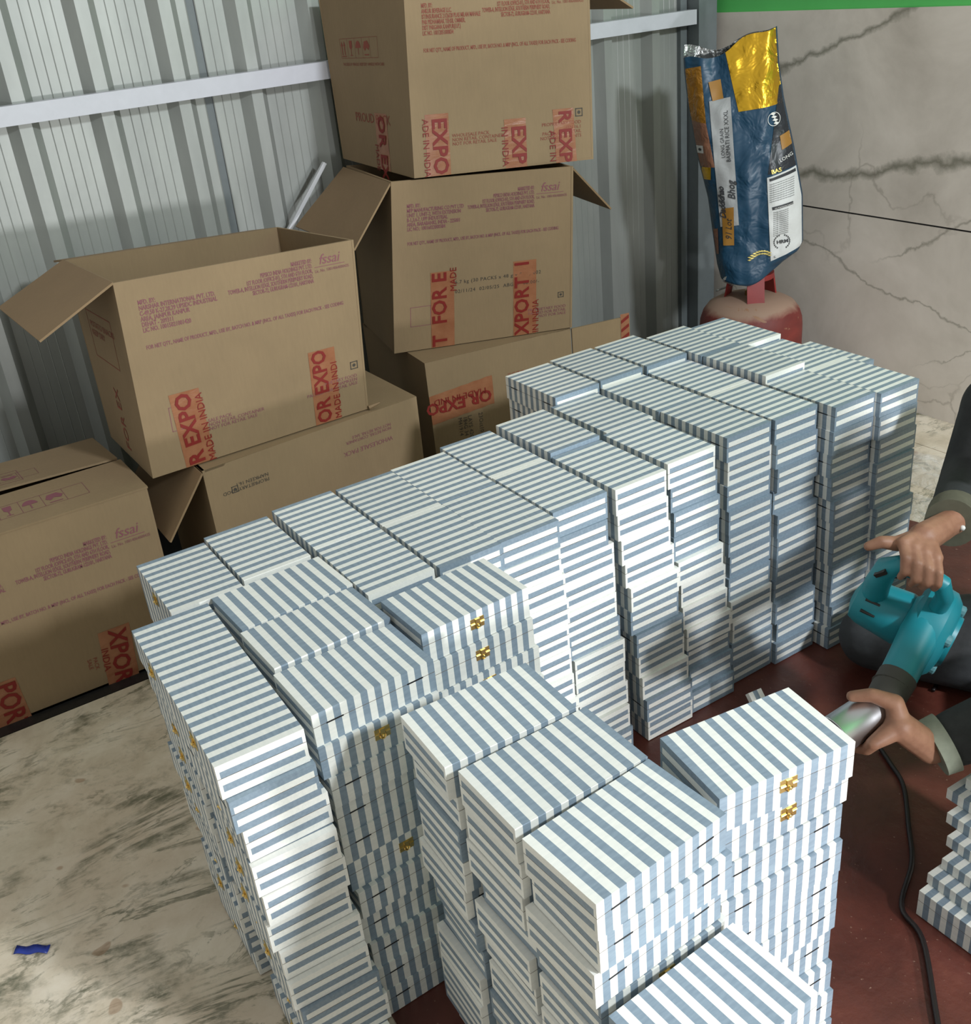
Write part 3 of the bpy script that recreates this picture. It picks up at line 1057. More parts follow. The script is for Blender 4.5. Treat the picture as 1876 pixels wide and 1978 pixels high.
tape_text(e, sf, 0.408, 0.002, 'XPORT  I', 'IN INDIA', True, 0.06, 0.027, 0.0, 0.0, 0.232)
rect_mark(e, sf, 0.050, 0.075, 0.062, 0.06)
square_mark(e, sf, sf.w - 0.045, 0.105, 0.018)
put_text('printed_text', '6.7 kg (30 PACKS x 48 g x 8 gp) 002\n02/11/24  02/05/25  ABG21  08.00/-', 0.015, sf, 0.185, 0.19, 0, M['ink_black'], e, spacing=1.15, line=1.9)
put_text('printed_text', 'PROPRIETARY FOOD\nPACKED FOR RETAIL\nNOT FOR SALE', 0.0125, sf, sf.w - 0.02, 0.072, 0, M['ink'], e, align='RIGHT', line=0.9)

K2 = dict(fbl=(-0.748, 1.109, 1.014), fbr=(-0.610, 1.615, 0.994), bbl=(-1.205, 1.120, 1.026), bbr=(-1.10, 1.71, 1.004),
          ftl=(-0.760, 1.148, 1.482), ftr=(-0.640, 1.649, 1.458), btl=(-1.200, 1.113, 1.462), btr=(-1.10, 1.72, 1.46))
e, p, s, pan, o = carton('carton', K2, 'topmost brown carton of the pile, with three red-lettered tape strips in front')
flap(e, o, [(-0.640, 1.652, 1.452), (-0.64, 1.80, 1.368), (-1.08, 1.88, 1.366), (-1.10, 1.722, 1.452)], True)
sf = s['front']
AD4 = 'MFD. BY:\nANKUR BEVERAGE LLC.\nIST/INSURANCE 21/26/28 PLAS MILAN MAHALE\nPAR PEDHAMBAK TEHSIL OMMER,\nDIST PARGANA KANPUR(U.P.)\nLIC NO. 10012051000834'
print_front(e, sf, M['ink_red'], AD4, sf.h - 0.055)
tape(e, sf, 0.038, 0.104, 0.0, 0.158, 0.0)
tape_text(e, sf, 0.058, 0.148, 'EXPO', 'ADE IN INDIA', False, 0.058, 0.024, 0.0, 0.0, 0.142)
tape(e, sf, 0.262, 0.325, 0.0, 0.128, 0.0)
tape_text(e, sf, 0.284, 0.110, 'EXP', 'IN INDIA', False, 0.058, 0.026, 0.0, 0.0)
tape(e, sf, 0.412, 0.474, 0.0, 0.142, -0.05)
tape_text(e, sf, 0.424, 0.138, 'R EXP', 'ADE IN', False, 0.052, 0.026, 0.0, -0.05)
square_mark(e, sf, sf.w - 0.052, 0.118)
put_text('printed_text', 'WHOLESALE PACK\nNON RETAIL CONTAINER\nNOT FOR RETAIL SALE', 0.0125, sf, 0.112, 0.095, 0, M['ink_red'], e, line=0.85)
put_text('printed_text', 'PROPRIETARY FOOD\nNAMKEEN 16.1\nPACKED FOR RETAIL\nNOT VEG CONTENTS', 0.0125, sf, sf.w - 0.035, 0.10, 0, M['ink_red'], e, align='RIGHT', line=0.95)
pictograms(e, s['left'], 0.09, 0.285, M['ink_red'])
put_text('printed_text', 'THIS SIDE UP  FRAGILE  KEEP DRY  HANDLE WITH CARE', 0.0105, s['left'], 0.095, 0.262, 0, M['ink_red'], e, spacing=0.9)
tape(e, s['left'], 0.25, 0.32, 0.0, 0.145, 0.0)
tape_text(e, s['left'], 0.268, 0.14, 'OR EX', 'MADE', False, 0.056, 0.026, 0.0, -0.075)
put_text('printed_text', 'PROUD PACK', 0.034, s['left'], 0.13, 0.118, 0, M['ink_red'], e)

# carton under it, lying on its side with a flap standing out
K4 = dict(fbl=(-0.705, 1.052, 0.0), fbr=(-0.641, 1.525, 0.0), ftl=(-0.705, 1.048, 0.512), ftr=(-0.641, 1.525, 0.512),
          bbl=(-1.20, 1.10, 0.0), bbr=(-1.14, 1.62, 0.0), btl=(-1.20, 1.10, 0.512), btr=(-1.14, 1.62, 0.512))
e, p, s, pan, o = carton('carton', K4, 'brown carton on its side with an upside-down tape, under the outspread one',
                         ('front', 'back', 'left', 'bottom', 'top'))
f_ = flap(e, o, [(-0.638, 1.528, 0.12), (-0.618, 1.737, 0.10), (-0.618, 1.737, 0.504), (-0.638, 1.528, 0.510)])
fs = quad_surf(*[Vector(q_) - o for q_ in ((-0.638, 1.528, 0.12), (-0.618, 1.737, 0.10), (-0.618, 1.737, 0.504), (-0.638, 1.528, 0.510))])
tape(e, fs, fs.w - 0.034, fs.w - 0.002, 0.0, 0.40)
mb = MB()
for k in range(14):
    y = 0.02 + k * 0.027
    mb.add([fs(fs.w - 0.032, y, 0.002), fs(fs.w - 0.004, y + 0.014, 0.002), fs(fs.w - 0.004, y + 0.024, 0.002), fs(fs.w - 0.032, y + 0.010, 0.002)], [(0, 1, 2, 3)])
mb.build('tape_stripes', M['tape_red'], e)
sf = s['front']
v_, f2 = [], []
n = 10
for i in range(n + 1):
    x = 0.0 + 0.205 * i / n
    for y in (0.318, 0.408):
        v_.append(sf(x, y + 0.02 * i / n + 0.001 * math.sin(i * 3), 0.0012))
for i in range(n):
    f2.append((2 * i, 2 * i + 2, 2 * i + 3, 2 * i + 1))
mesh('tape', v_, f2, M['tape'], e)
put_text('tape_lettering', 'OR EXPO', 0.05, sf, 0.198, 0.385, PI, M['tape_red'], e, 0.003, bold=0.0014)
put_text('tape_lettering', 'MADE IN IND', 0.028, sf, 0.182, 0.395, PI, M['tape_red'], e, 0.003)
put_text('printed_text', 'LAYS 42CO\n184G 34\nM41914', 0.018, sf, 0.115, 0.32, -PI / 2, M['ink_black'], e, line=0.9)
put_text('printed_text', '23Oct10  FGST21', 0.018, sf, 0.150, 0.32, -PI / 2, M['ink_black'], e)
put_text('printed_text', 'MFD. BY:\nMFP MANUFACTURING\nUNIT 1 EXTENSION\nIND. AREA', 0.016, sf, 0.30, 0.42, -PI / 2, M['ink_red'], e, line=0.9)
put_text('printed_text', 'PRODUCT, NET QTY.', 0.012, sf, 0.255, 0.41, -PI / 2, M['ink_red'], e)

# floor carton on the left with a split top
K5 = dict(fbl=(-0.530, -0.42, 0.0), fbr=(-0.530, 0.165, 0.0), ftl=(-0.530, -0.42, 0.480), ftr=(-0.530, 0.172, 0.481),
          bbl=(-0.955, -0.42, 0.0), bbr=(-0.955, 0.155, 0.0), btl=(-0.965, -0.42, 0.482), btr=(-0.945, 0.150, 0.483))
e, p, s, pan, o = carton('carton', K5, 'brown floor carton beside the marble floor, its top flaps split apart')
flap(e, o, [(-0.528, -0.42, 0.482), (-0.528, 0.174, 0.483), (-0.722, 0.165, 0.492), (-0.700, -0.42, 0.500)])
flap(e, o, [(-0.745, -0.42, 0.506), (-0.733, 0.160, 0.494), (-0.945, 0.150, 0.485), (-0.965, -0.42, 0.484)])
sf = s['front']
print_front(e, sf, M['ink'], ADDR1, sf.h - 0.115)
tape(e, sf, 0.378, 0.455, 0.0, 0.150, 0.06)
tape_text(e, sf, 0.412, 0.146, 'XPOR', 'INDIA', False, 0.060, 0.024, 0.10, -0.04, 0.155)
tape(e, sf, 0.105, 0.190, 0.0, 0.118, -0.05)
tape_text(e, sf, 0.135, 0.112, 'PORT', 'IN IND', False, 0.066, 0.026, 0.0, 0.0, 0.14)
put_text('printed_text', 'PACK\nSALE', 0.014, sf, 0.36, 0.09, -PI / 2, M['ink_red'], e)
ts = quad_surf(*[Vector(q_) - o for q_ in ((-0.528, -0.42, 0.482), (-0.528, 0.174, 0.483), (-0.722, 0.165, 0.492), (-0.700, -0.42, 0.500))])
pictograms(e, ts, 0.22, 0.06, M['ink'], 0.05)
ts2 = quad_surf(*[Vector(q_) - o for q_ in ((-0.745, -0.42, 0.506), (-0.733, 0.160, 0.494), (-0.945, 0.150, 0.485), (-0.965, -0.42, 0.484))])
rect_mark(e, ts2, 0.26, 0.03, 0.10, 0.09)
pictograms(e, ts2, 0.17, 0.05, M['ink'], 0.045, True)

# floor carton in the middle, upside down
K6 = dict(fbl=(-0.517, 0.306, 0.0), fbr=(-0.560, 0.930, 0.0), ftl=(-0.517, 0.306, 0.483), ftr=(-0.562, 0.935, 0.483),
          bbl=(-0.92, 0.30, 0.0), bbr=(-0.93, 0.93, 0.0), btl=(-0.92, 0.30, 0.483), btr=(-0.93, 0.93, 0.483))
e, p, s, pan, o = carton('carton', K6, 'brown upside-down floor carton with a hanging end flap, behind the long block',
                         ('front', 'back', 'left', 'right', 'bottom', 'top'))
flap(e, o, [(-0.505, 0.186, 0.335), (-0.505, 0.300, 0.482), (-0.86, 0.296, 0.482), (-0.86, 0.182, 0.345)], True)
sf = s['front']
square_mark(e, sf, 0.062, sf.h - 0.085, 0.018)
put_text('printed_text', 'PROPRIETARY FOOD\nNAMKEEN 16.1', 0.0135, sf, 0.165, sf.h - 0.075, PI, M['ink_black'], e, line=0.95)
put_text('printed_text', 'WHOLESALE PACK', 0.018, sf, 0.535, sf.h - 0.085, PI, M['ink'], e)
put_text('printed_text', 'NON RETAIL CONTAINER\nNOT FOR RETAIL SALE', 0.012, sf, 0.535, sf.h - 0.058, PI, M['ink'], e, line=0.9)

# tall carton added out of view at right to shade the long block's foot
K7 = dict(fbl=(1.62, 1.02, 0.0), fbr=(1.62, 1.23, 0.0), ftl=(1.62, 1.02, 1.03), ftr=(1.62, 1.23, 1.03),
          bbl=(1.36, 1.02, 0.0), bbr=(1.36, 1.23, 0.0), btl=(1.36, 1.02, 1.03), btr=(1.36, 1.23, 1.03))
e, p, s, pan, o = carton('carton', K7, 'added tall carton, unseen beyond the right edge, shading the foot of the long block', ('front', 'back', 'left', 'right', 'bottom', 'top'))

# ------------------------------------------------------------------ gas cylinder
GC = Vector((-0.70, 2.35, 0.0))
e = empty('gas_cylinder', GC)
tag(e, 'dusty red gas cylinder in the corner, under the rice sack', 'gas cylinder')
mb = MB()
prof = [(0.10, 0.035), (0.150, 0.055), (0.172, 0.095), (0.176, 0.13), (0.176, 0.305), (0.173, 0.335), (0.164, 0.362), (0.147, 0.385), (0.115, 0.402), (0.07, 0.413), (0.03, 0.416)]
mb.lathe((0, 0, 0), (0, 0, 1), prof, 48)
b = mb.build('body', M['cyl'], e, True)
mb = MB()
mb.lathe((0, 0, 0), (0, 0, 1), [(0.135, 0.0), (0.140, 0.0), (0.140, 0.065), (0.135, 0.065)], 32)
mb.build('foot_ring', M['redpaint'], e, True)
for k, a in enumerate((-0.62, -0.62 + 2.1, -0.62 + 4.2)):
    c_, s_ = math.cos(a), math.sin(a)
    t_ = Vector((-s_, c_, 0))
    r_ = Vector((c_, s_, 0))
    mb = MB()
    lo = r_ * 0.090; hi = r_ * 0.072
    mb.slab([lo - t_ * 0.029 + Vector((0, 0, 0.395)), lo + t_ * 0.029 + Vector((0, 0, 0.395)), hi + t_ * 0.029 + Vector((0, 0, 0.492)), hi - t_ * 0.029 + Vector((0, 0, 0.492))], 0.006)
    mb.build('collar_stay', M['redpaint'], e)
mb = MB()
n = 32
ring = []
for k in range(n):
    a = 2 * PI * k / n
    for r, z in ((0.062, 0.476), (0.074, 0.476), (0.074, 0.494), (0.062, 0.494)):
        ring.append((r * math.cos(a), r * math.sin(a), z))
mb.add(ring, [tuple((k * 4 + j) % (4 * n) for j in (0, 1)) + ((((k + 1) % n) * 4 + 1), (((k + 1) % n) * 4)) for k in range(n)] +
       [(k * 4 + 1, k * 4 + 2, ((k + 1) % n) * 4 + 2, ((k + 1) % n) * 4 + 1) for k in range(n)] +
       [(k * 4 + 2, k * 4 + 3, ((k + 1) % n) * 4 + 3, ((k + 1) % n) * 4 + 2) for k in range(n)] +
       [(k * 4 + 3, k * 4, ((k + 1) % n) * 4, ((k + 1) % n) * 4 + 3) for k in range(n)])
mb.build('collar_ring', M['redpaint'], e)
mb = MB()
mb.lathe((0, 0, 0.41), (0, 0, 1), [(0.022, 0), (0.022, 0.02), (0.014, 0.024), (0.014, 0.05), (0.02, 0.052), (0.02, 0.062)], 16)
mb.tube([(0, 0, 0.44), (0.03, -0.03, 0.44)], 0.008, 8)
mb.build('valve', M['brass'], e)

# ------------------------------------------------------------------ rice sack standing on the cylinder collar
RV = Vector((0.721, 0.693, 0.0))          # across the sack
DV = Vector((0.693, -0.721, 0.0))         # towards the room
SO = Vector((-0.70, 2.35, 0.0))
LT = [(0.47, -0.100), (0.53, -0.117), (0.60, -0.128), (0.75, -0.150), (0.90, -0.190), (1.05, -0.218), (1.15, -0.230), (1.27, -0.236)]
RT = [(0.47, 0.06), (0.53, 0.095), (0.57, 0.150), (0.60, 0.163), (0.75, 0.155), (0.90, 0.122), (1.05, 0.084), (1.15, 0.066), (1.27, 0.054)]
def interp(tb, z):
    if z <= tb[0][0]: return tb[0][1]
    for (a, b), (c_, d) in zip(tb, tb[1:]):
        if z <= c_: return b + (d - b) * (z - a) / (c_ - a)
    return tb[-1][1]
def z_lo(s): return 0.472 + 0.06 * max(0, s) ** 2 + 0.012 * max(0, -s)
def z_hi(s): return 1.205 + 0.030 * s + 0.035 * max(0, s) + 0.012 * math.sin(s * 5)
def sack_pt(s, t, side=1, lift=0.0):
    zh = z_hi(s) + (0.030 * max(0.0, 0.25 - s) if side < 0 else 0.0)
    z = z_lo(s) + (zh - z_lo(s)) * t
    l, r = interp(LT, z), interp(RT, z)
    x = l + (r - l) * (s + 1) / 2
    dep = (0.082 if t < 0.75 else 0.082 - 0.055 * (t - 0.75) / 0.25) * min(1.0, 0.95 + t)
    d = dep * max(0.0, 1 - abs(s) ** 2.6) ** 0.6
    wob = 0.016 * noise.noise(Vector((x * 9, z * 6, side * 3.1))) + 0.008 * noise.noise(Vector((x * 26, z * 17, side * 5)))
    fold = 0.010 * math.sin(x * 60 + z * 5) * max(0, t - 0.55)
    d = d + (wob + fold) * min(1, (1 - abs(s)) * 5)
    tilt = -0.02 + 0.05 * t                      # leans back a little
    return SO + RV * x + DV * (side * d + 0.0 - tilt + side * lift) + Vector((0, 0, z))
e = empty('rice_sack', (SO.x, SO.y, 0.504))
tag(e, 'crumpled blue and gold rice sack standing on the gas cylinder', 'sack')
so = Vector((SO.x, SO.y, 0.504))
NS, NTT = 60, 90
verts, faces = [], []
loop = [(-1 + 2 * i / NS, 1) for i in range(NS + 1)] + [(1 - 2 * i / NS, -1) for i in range(1, NS)]
for j in range(NTT + 1):
    for (s_, sd) in loop:
        verts.append(sack_pt(s_, j / NTT, sd) - so)
m = len(loop)
for j in range(NTT):
    for i in range(m):
        a, b = j * m + i, j * m + (i + 1) % m
        faces.append((a, b, b + m, a + m))
faces.append(tuple(range(m - 1, -1, -1)))
fmat = [1 if (k % m) >= NS and k < m * NTT else 0 for k in range(len(faces))]
body = mesh('sack_body', verts, faces, [M['sackblue'], M['silver']], e, fmat, True)
def sack_surf_px():
    """design units of the sack drawing: x to the right, y downward"""
    def surf(px, py, lift=0.0):
        Z = 0.52 + (510 - py) / 452 * 0.73
        X = (px - (1453 + (Z - 0.52) * 17)) / 560
        l, r = interp(LT, Z), interp(RT, Z)
        s_ = max(-0.97, min(0.97, (X - l) / (r - l) * 2 - 1))
        t_ = max(0.0, min(1.0, (Z - z_lo(s_)) / (z_hi(s_) - z_lo(s_))))
        return sack_pt(s_, t_, 1, lift) - so
    return surf
SS = sack_surf_px()
def patch(name, corners, mat, lift=0.002, nu=24, nv=40, label=None):
    """corners: tl, tr, br, bl in sack drawing units"""
    tl, tr, br, bl = corners
    v, f = [], []
    for j in range(nv + 1):
        b_ = j / nv
        for i in range(nu + 1):
            a_ = i / nu
            x = (tl[0] * (1 - a_) + tr[0] * a_) * (1 - b_) + (bl[0] * (1 - a_) + br[0] * a_) * b_
            y = (tl[1] * (1 - a_) + tr[1] * a_) * (1 - b_) + (bl[1] * (1 - a_) + br[1] * a_) * b_
            v.append(SS(x, y, lift))
    for j in range(nv):
        for i in range(nu):
            a_ = j * (nu + 1) + i
            f.append((a_, a_ + nu + 1, a_ + nu + 2, a_ + 1))
    o_ = mesh(name, v, f, mat, e, None, True)
    if label: o_['label'] = label
    return o_
patch('gold_band', ((1402, 60), (1502, 44), (1511, 188), (1431, 198)), M['gold'], label='shiny gold foil band')
patch('gold_gusset', ((1332, 118), (1366, 112), (1374, 216), (1344, 212)), M['sackgold'])
patch('brown_gusset', ((1344, 212), (1374, 216), (1388, 300), (1354, 302)), M['sackbrown'])
patch('gold_mark', ((1364, 302), (1381, 300), (1380, 326), (1358, 328)), M['gold'], 0.003, 8, 8)
patch('white_mark', ((1354, 260), (1367, 259), (1368, 274), (1356, 275)), M['label'], 0.003, 6, 6)
patch('copper_edge', ((1376, 430), (1391, 424), (1392, 478), (1384, 480)), M['sackbrown'], 0.003, 6, 10)
patch('dark_panel', ((1500, 158), (1512, 150), (1541, 306), (1482, 318)), M['sackdark'])
patch('brand_strip', ((1380, 176), (1417, 170), (1430, 414), (1396, 420)), M['greylabel'], 0.003)
patch('yellow_tape', ((1379, 142), (1400, 138), (1405, 172), (1386, 176)), M['ytape'], 0.0042, 6, 8)
patch('yellow_tape', ((1399, 382), (1421, 378), (1421, 456), (1401, 457)), M['ytape'], 0.0042, 8, 16)
patch('brown_tape', ((1502, 249), (1526, 238), (1529, 264), (1506, 275)), M['ytape'], 0.0042, 8, 8)
patch('info_panel', ((1480, 324), (1541, 306), (1545, 466), (1487, 491)), M['label'], 0.003)
patch('info_heading', ((1484, 326), (1530, 313), (1531, 319), (1485, 331)), M['print'], 0.0045, 12, 3)
patch('info_heading', ((1489, 381), (1526, 373), (1527, 379), (1490, 387)), M['print'], 0.0045, 12, 3)
def sack_text(name, body, size, px, py, rot, mat, lift=0.006, **kw):
    v, f = text_mesh(body, size, **kw)
    c_, s_ = math.cos(rot), math.sin(rot)
    pts = []
    for a, b in v:
        x, y = a * c_ - b * s_, a * s_ + b * c_
        pts.append(SS(px + x, py - y, lift))
    return mesh(name, pts, f, mat, e)
sack_text('sack_lettering', 'Daddidhao', 16, 1407, 402, PI / 2 + 0.06, M['print'], shear=0.35, spacing=0.9, bold=0.35)
sack_text('sack_lettering', 'Bhog', 18, 1424, 364, PI / 2 + 0.04, M['print'], shear=0.35, bold=0.35)
sack_text('sack_lettering', 'LONG GRAIN', 9, 1407, 282, PI / 2 + 0.05, M['print'])
sack_text('sack_lettering', 'BASMATI RICE XXXL', 10.5, 1417, 290, PI / 2 + 0.05, M['print'])
sack_text('sack_lettering', '91 Lot', 16, 1417, 445, PI / 2, M['print'], shear=0.3)
sack_text('sack_lettering', 'LONG GRAIN', 9, 1503, 297, 0.42, M['printw'])
sack_text('sack_lettering', 'BAS', 11, 1488, 317, 0.2, M['printg'], bold=0.3)
sack_text('sack_lettering', 'HRM', 10, 1498, 456, 0.1, M['print'], bold=0.25)
sack_text('sack_lettering', 'c', 9, 1493, 484, 0.2, M['print'])
sack_text('sack_lettering', 'NUTRITION FACTS', 4, 1494, 385, 0.2, M['printw'], 0.0075)
for j in range(9):
    sack_text('fine_print', 'Ingredients basmati rice net wt packed', 3.2, 1485, 338 + j * 4.2, 0.22, M['print'], 0.0055, spacing=0.9)
for j in range(13):
    sack_text('fine_print', 'Energy carbohydrate', 3.4, 1492, 393 + j * 3.9, 0.22, M['print'], 0.0055, spacing=0.95)
# laurel round the mark, ears of rice and a small emblem
mb = MB()
for sd in (-1, 1):
    for k in range(9):
        a = -1.2 + k * 0.27
        x, y = 1507 + sd * 14 * math.cos(a), 452 + 14 * math.sin(a)
        mb.add([SS(x - 1.2, y, 0.006), SS(x, y + 2.2, 0.006), SS(x + 1.2, y, 0.006), SS(x, y - 2.2, 0.006)], [(0, 1, 2, 3)])
mb.build('laurel_print', M['print'], e)
mb = MB()
for k in range(9):
    t_ = k / 8
    x, y = 1449 + 36 * t_, 483 - 12 * math.sin(t_ * 2.4)
    for sd in (-1, 1):
        mb.add([SS(x - 4, y + sd * 3, 0.005), SS(x, y + sd * 4.5, 0.005), SS(x + 4, y + sd * 2, 0.005), SS(x, y + sd * 1, 0.005)], [(0, 1, 2, 3)])
mb.build('rice_ear_print', M['printg'], e)
mb = MB()
ring = [(1492 + 11 * math.cos(2 * PI * k / 20), 216 + 13 * math.sin(2 * PI * k / 20)) for k in range(21)]
for a, b in zip(ring, ring[1:]):
    mb.add([SS(a[0], a[1], 0.005), SS(b[0], b[1], 0.005), SS(b[0] * 0.92 + 1492 * 0.08, b[1] * 0.92 + 216 * 0.08, 0.005), SS(a[0] * 0.92 + 1492 * 0.08, a[1] * 0.92 + 216 * 0.08, 0.005)], [(0, 1, 2, 3)])
for k in range(4):
    x, y = 1489 + k * 2, 206 + k * 6
    mb.add([SS(x - 4, y, 0.005), SS(x + 2, y + 3, 0.005), SS(x + 6, y, 0.005), SS(x, y - 3, 0.005)], [(0, 1, 2, 3)])
mb.build('emblem_print', M['printw'], e)
sd_ = MB(); n = 8
sd_.add([SS(1361 + 3 * math.cos(2 * PI * k / n), 267 + 3 * math.sin(2 * PI * k / n), 0.006) for k in range(n)], [tuple(range(n))])
sd_.build('dot_print', M['print'], e)
mb = MB()
mb.tube([SS(1415, 512, -0.01), SS(1400, 520, 0.0) + Vector((0, 0, -0.02)), Vector((-0.05, -0.04, -0.055)), Vector((-0.12, -0.05, -0.088))], [0.006, 0.005, 0.004, 0.003], 6)
mb.build('drawstring', M['silver'], e)

# ------------------------------------------------------------------ blower
RX, DN, FW = Vector((0.5435, 0.8346, -0.0898)), Vector((0.3448, -0.3195, -0.8826)), Vector((-0.7654, 0.4487, -0.4614))
FO = Vector((0.852, 1.234, 0.312))
NZ = (RX * -0.56 + DN * 0.70 - FW * 0.44).normalized()
AX = (RX * 0.74 + DN * 0.52 - FW * 0.43)
AX = (AX - NZ * AX.dot(NZ)).normalized()
TP = AX.cross(NZ).normalized()
if TP.dot(DN) > 0: TP = -TP
def bl(a, n, t):
    return AX * a + NZ * n + TP * t
BS = 0.90
e = empty('blower', FO)
tag(e, 'teal hand-held electric blower gripped by the worker\'s upper hand', 'blower')
mb = MB()
prof = [(0.030, -0.040), (0.072, -0.038), (0.088, -0.028), (0.092, -0.005), (0.089, 0.018), (0.074, 0.032), (0.052, 0.038), (0.050, 0.046), (0.043, 0.046), (0.041, 0.030), (0.0, 0.028)]
mb.lathe((0, 0, 0), AX, prof, 40)
smooth_by_angle(mb.build('fan_housing', M['teal'], e))
# outlet duct along the nozzle direction, tangent to the fan
mb = MB()
duct = [bl(-0.012, -0.02, 0.050), bl(-0.012, 0.05, 0.048), bl(-0.012, 0.10, 0.045), bl(-0.012, 0.15, 0.042)]
mb.tube(duct, [0.034, 0.036, 0.034, 0.033], 20)
smooth_by_angle(mb.build('outlet_duct', M['teal'], e))
mb = MB()
nz = [bl(-0.012, 0.145, 0.042), bl(-0.014, 0.18, 0.040), bl(-0.016, 0.215, 0.037), bl(-0.018, 0.25, 0.034), bl(-0.02, 0.30, 0.031)]
mb.tube(nz, [0.035, 0.034, 0.031, 0.028, 0.024], 20)
smooth_by_angle(mb.build('nozzle', M['rubber'], e))
for k in range(4):
    c_ = bl(-0.0145 - 0.0015 * k, 0.170 + 0.032 * k, 0.040 - 0.0025 * k)
    mb = MB(); mb.lathe(c_, NZ, [(0.0335 - 0.0024 * k, -0.0015), (0.0358 - 0.0026 * k, 0), (0.0335 - 0.0024 * k, 0.0015)], 20)
    mb.build('nozzle_ring', M['rubber'], e)
mb = MB()
mb.lathe((0, 0, 0), -AX, [(0.050, 0.034), (0.054, 0.05), (0.050, 0.09), (0.047, 0.125), (0.040, 0.142), (0.012, 0.150)], 28)
smooth_by_angle(mb.build('motor_housing', M['teal'], e))
for k in range(5):
    a = k * 0.5 - 1.0
    mb = MB()
    c_ = -AX * 0.11 + (NZ * math.sin(a) + TP * math.cos(a)) * 0.047
    mb.tube([c_ - AX * 0.014, c_ + AX * 0.014], 0.0035, 6)
    mb.build('vent', M['switch'], e)
mb = MB()
hp = [bl(-0.112, 0.0, 0.02), bl(-0.118, 0, 0.075), bl(-0.114, 0, 0.130), bl(-0.094, 0, 0.158), bl(-0.055, 0, 0.166), bl(-0.018, 0, 0.158), bl(-0.004, 0, 0.125), bl(-0.006, 0, 0.060)]
mb.tube(hp, [0.024, 0.024, 0.022, 0.019, 0.018, 0.017, 0.016, 0.018], 16)
smooth_by_angle(mb.build('handle', M['teal'], e))
mb = MB(); mb.slab([bl(-0.122, 0.016, 0.122), bl(-0.108, 0.016, 0.146), bl(-0.108, 0.024, 0.146), bl(-0.122, 0.024, 0.122)], 0.008)
mb.build('lock_button', M['switch'], e)
mb = MB(); mb.tube([bl(-0.096, 0, 0.128), bl(-0.080, 0, 0.136)], [0.010, 0.009], 8)
mb.build('trigger', M['switch'], e)
mb = MB()
for a in (0.6, 2.2, 3.8, 5.4):
    c_ = AX * 0.030 + (NZ * math.sin(a) + TP * math.cos(a)) * 0.060
    mb2 = MB(); mb2.lathe(c_, AX, [(0.012, -0.004), (0.012, 0.010), (0.008, 0.013), (0.004, 0.013)], 12)
    mb2.build('screw_boss', M['tealgrey'], e)
mb = MB(); mb.lathe((0, 0, 0), AX, [(0.040, 0.0285), (0.040, 0.031), (0.014, 0.033), (0.0, 0.033)], 24)
mb.build('inlet_grille', M['switch'], e)

# ------------------------------------------------------------------ steel tumbler
A_, B_ = Vector((0.948, 0.965, 0.325)), Vector((0.936, 0.860, 0.298))
ax = (B_ - A_).normalized()
e = empty('steel_tumbler', A_)
tag(e, 'shiny steel tumbler held by the worker\'s lower hand', 'tumbler')
mb = MB()
mb.lathe((0, 0, 0), ax, [(0.026, 0.0), (0.031, 0.002), (0.033, 0.03), (0.035, 0.09), (0.0365, 0.092), (0.0345, 0.091), (0.032, 0.03), (0.028, 0.008)], 40)
smooth_by_angle(mb.build('cup', M['steel'], e), 40)
mb = MB()
pts = [ax.orthogonal().normalized()]
x_, y_ = pts[0], ax.cross(pts[0])
mb.tube([ax * 0.091 + (x_ * math.cos(2 * PI * k / 24) + y_ * math.sin(2 * PI * k / 24)) * 0.0357 for k in range(25)], 0.0014, 6)
mb.build('rim', M['steel'], e, True)

# ------------------------------------------------------------------ the seated worker
def capsule(mb, a, b, ra, rb_, n=12):
    a, b = Vector(a), Vector(b)
    steps = 5
    pts, rs = [], []
    d = (b - a)
    ln = max(d.length, 1e-5); u = d / ln
    for i in range(1, steps + 1):
        ph = PI / 2 * (1 - i / steps)
        pts.append(a - u * ra * math.sin(ph)); rs.append(max(0.0004, ra * math.cos(ph)))
    for i in range(0, steps):
        ph = PI / 2 * (i / steps)
        pts.append(b + u * rb_ * math.sin(ph)); rs.append(max(0.0004, rb_ * math.cos(ph)))
    mb.tube(pts, rs, n)

def chain(mb, pts, rs):
    for (a, b, ra, rb_) in zip(pts, pts[1:], rs, rs[1:]):
        capsule(mb, a, b, ra, rb_)

def fuse(mb, name, mat, parent, voxel, smooth_it=4):
    o_ = mb.build(name, mat, None)
    md = o_.modifiers.new('fuse', 'REMESH')
    md.mode = 'VOXEL'
    md.voxel_size = voxel
    sm = o_.modifiers.new('soften', 'SMOOTH')
    sm.iterations = smooth_it
    sm.factor = 0.5
    dg = bpy.context.evaluated_depsgraph_get()
    me = bpy.data.meshes.new_from_object(o_.evaluated_get(dg))
    me.polygons.foreach_set('use_smooth', [True] * len(me.polygons))
    bpy.data.objects.remove(o_)
    o2 = bpy.data.objects.new(name, me)
    COL.objects.link(o2)
    o2.parent = parent
    return o2

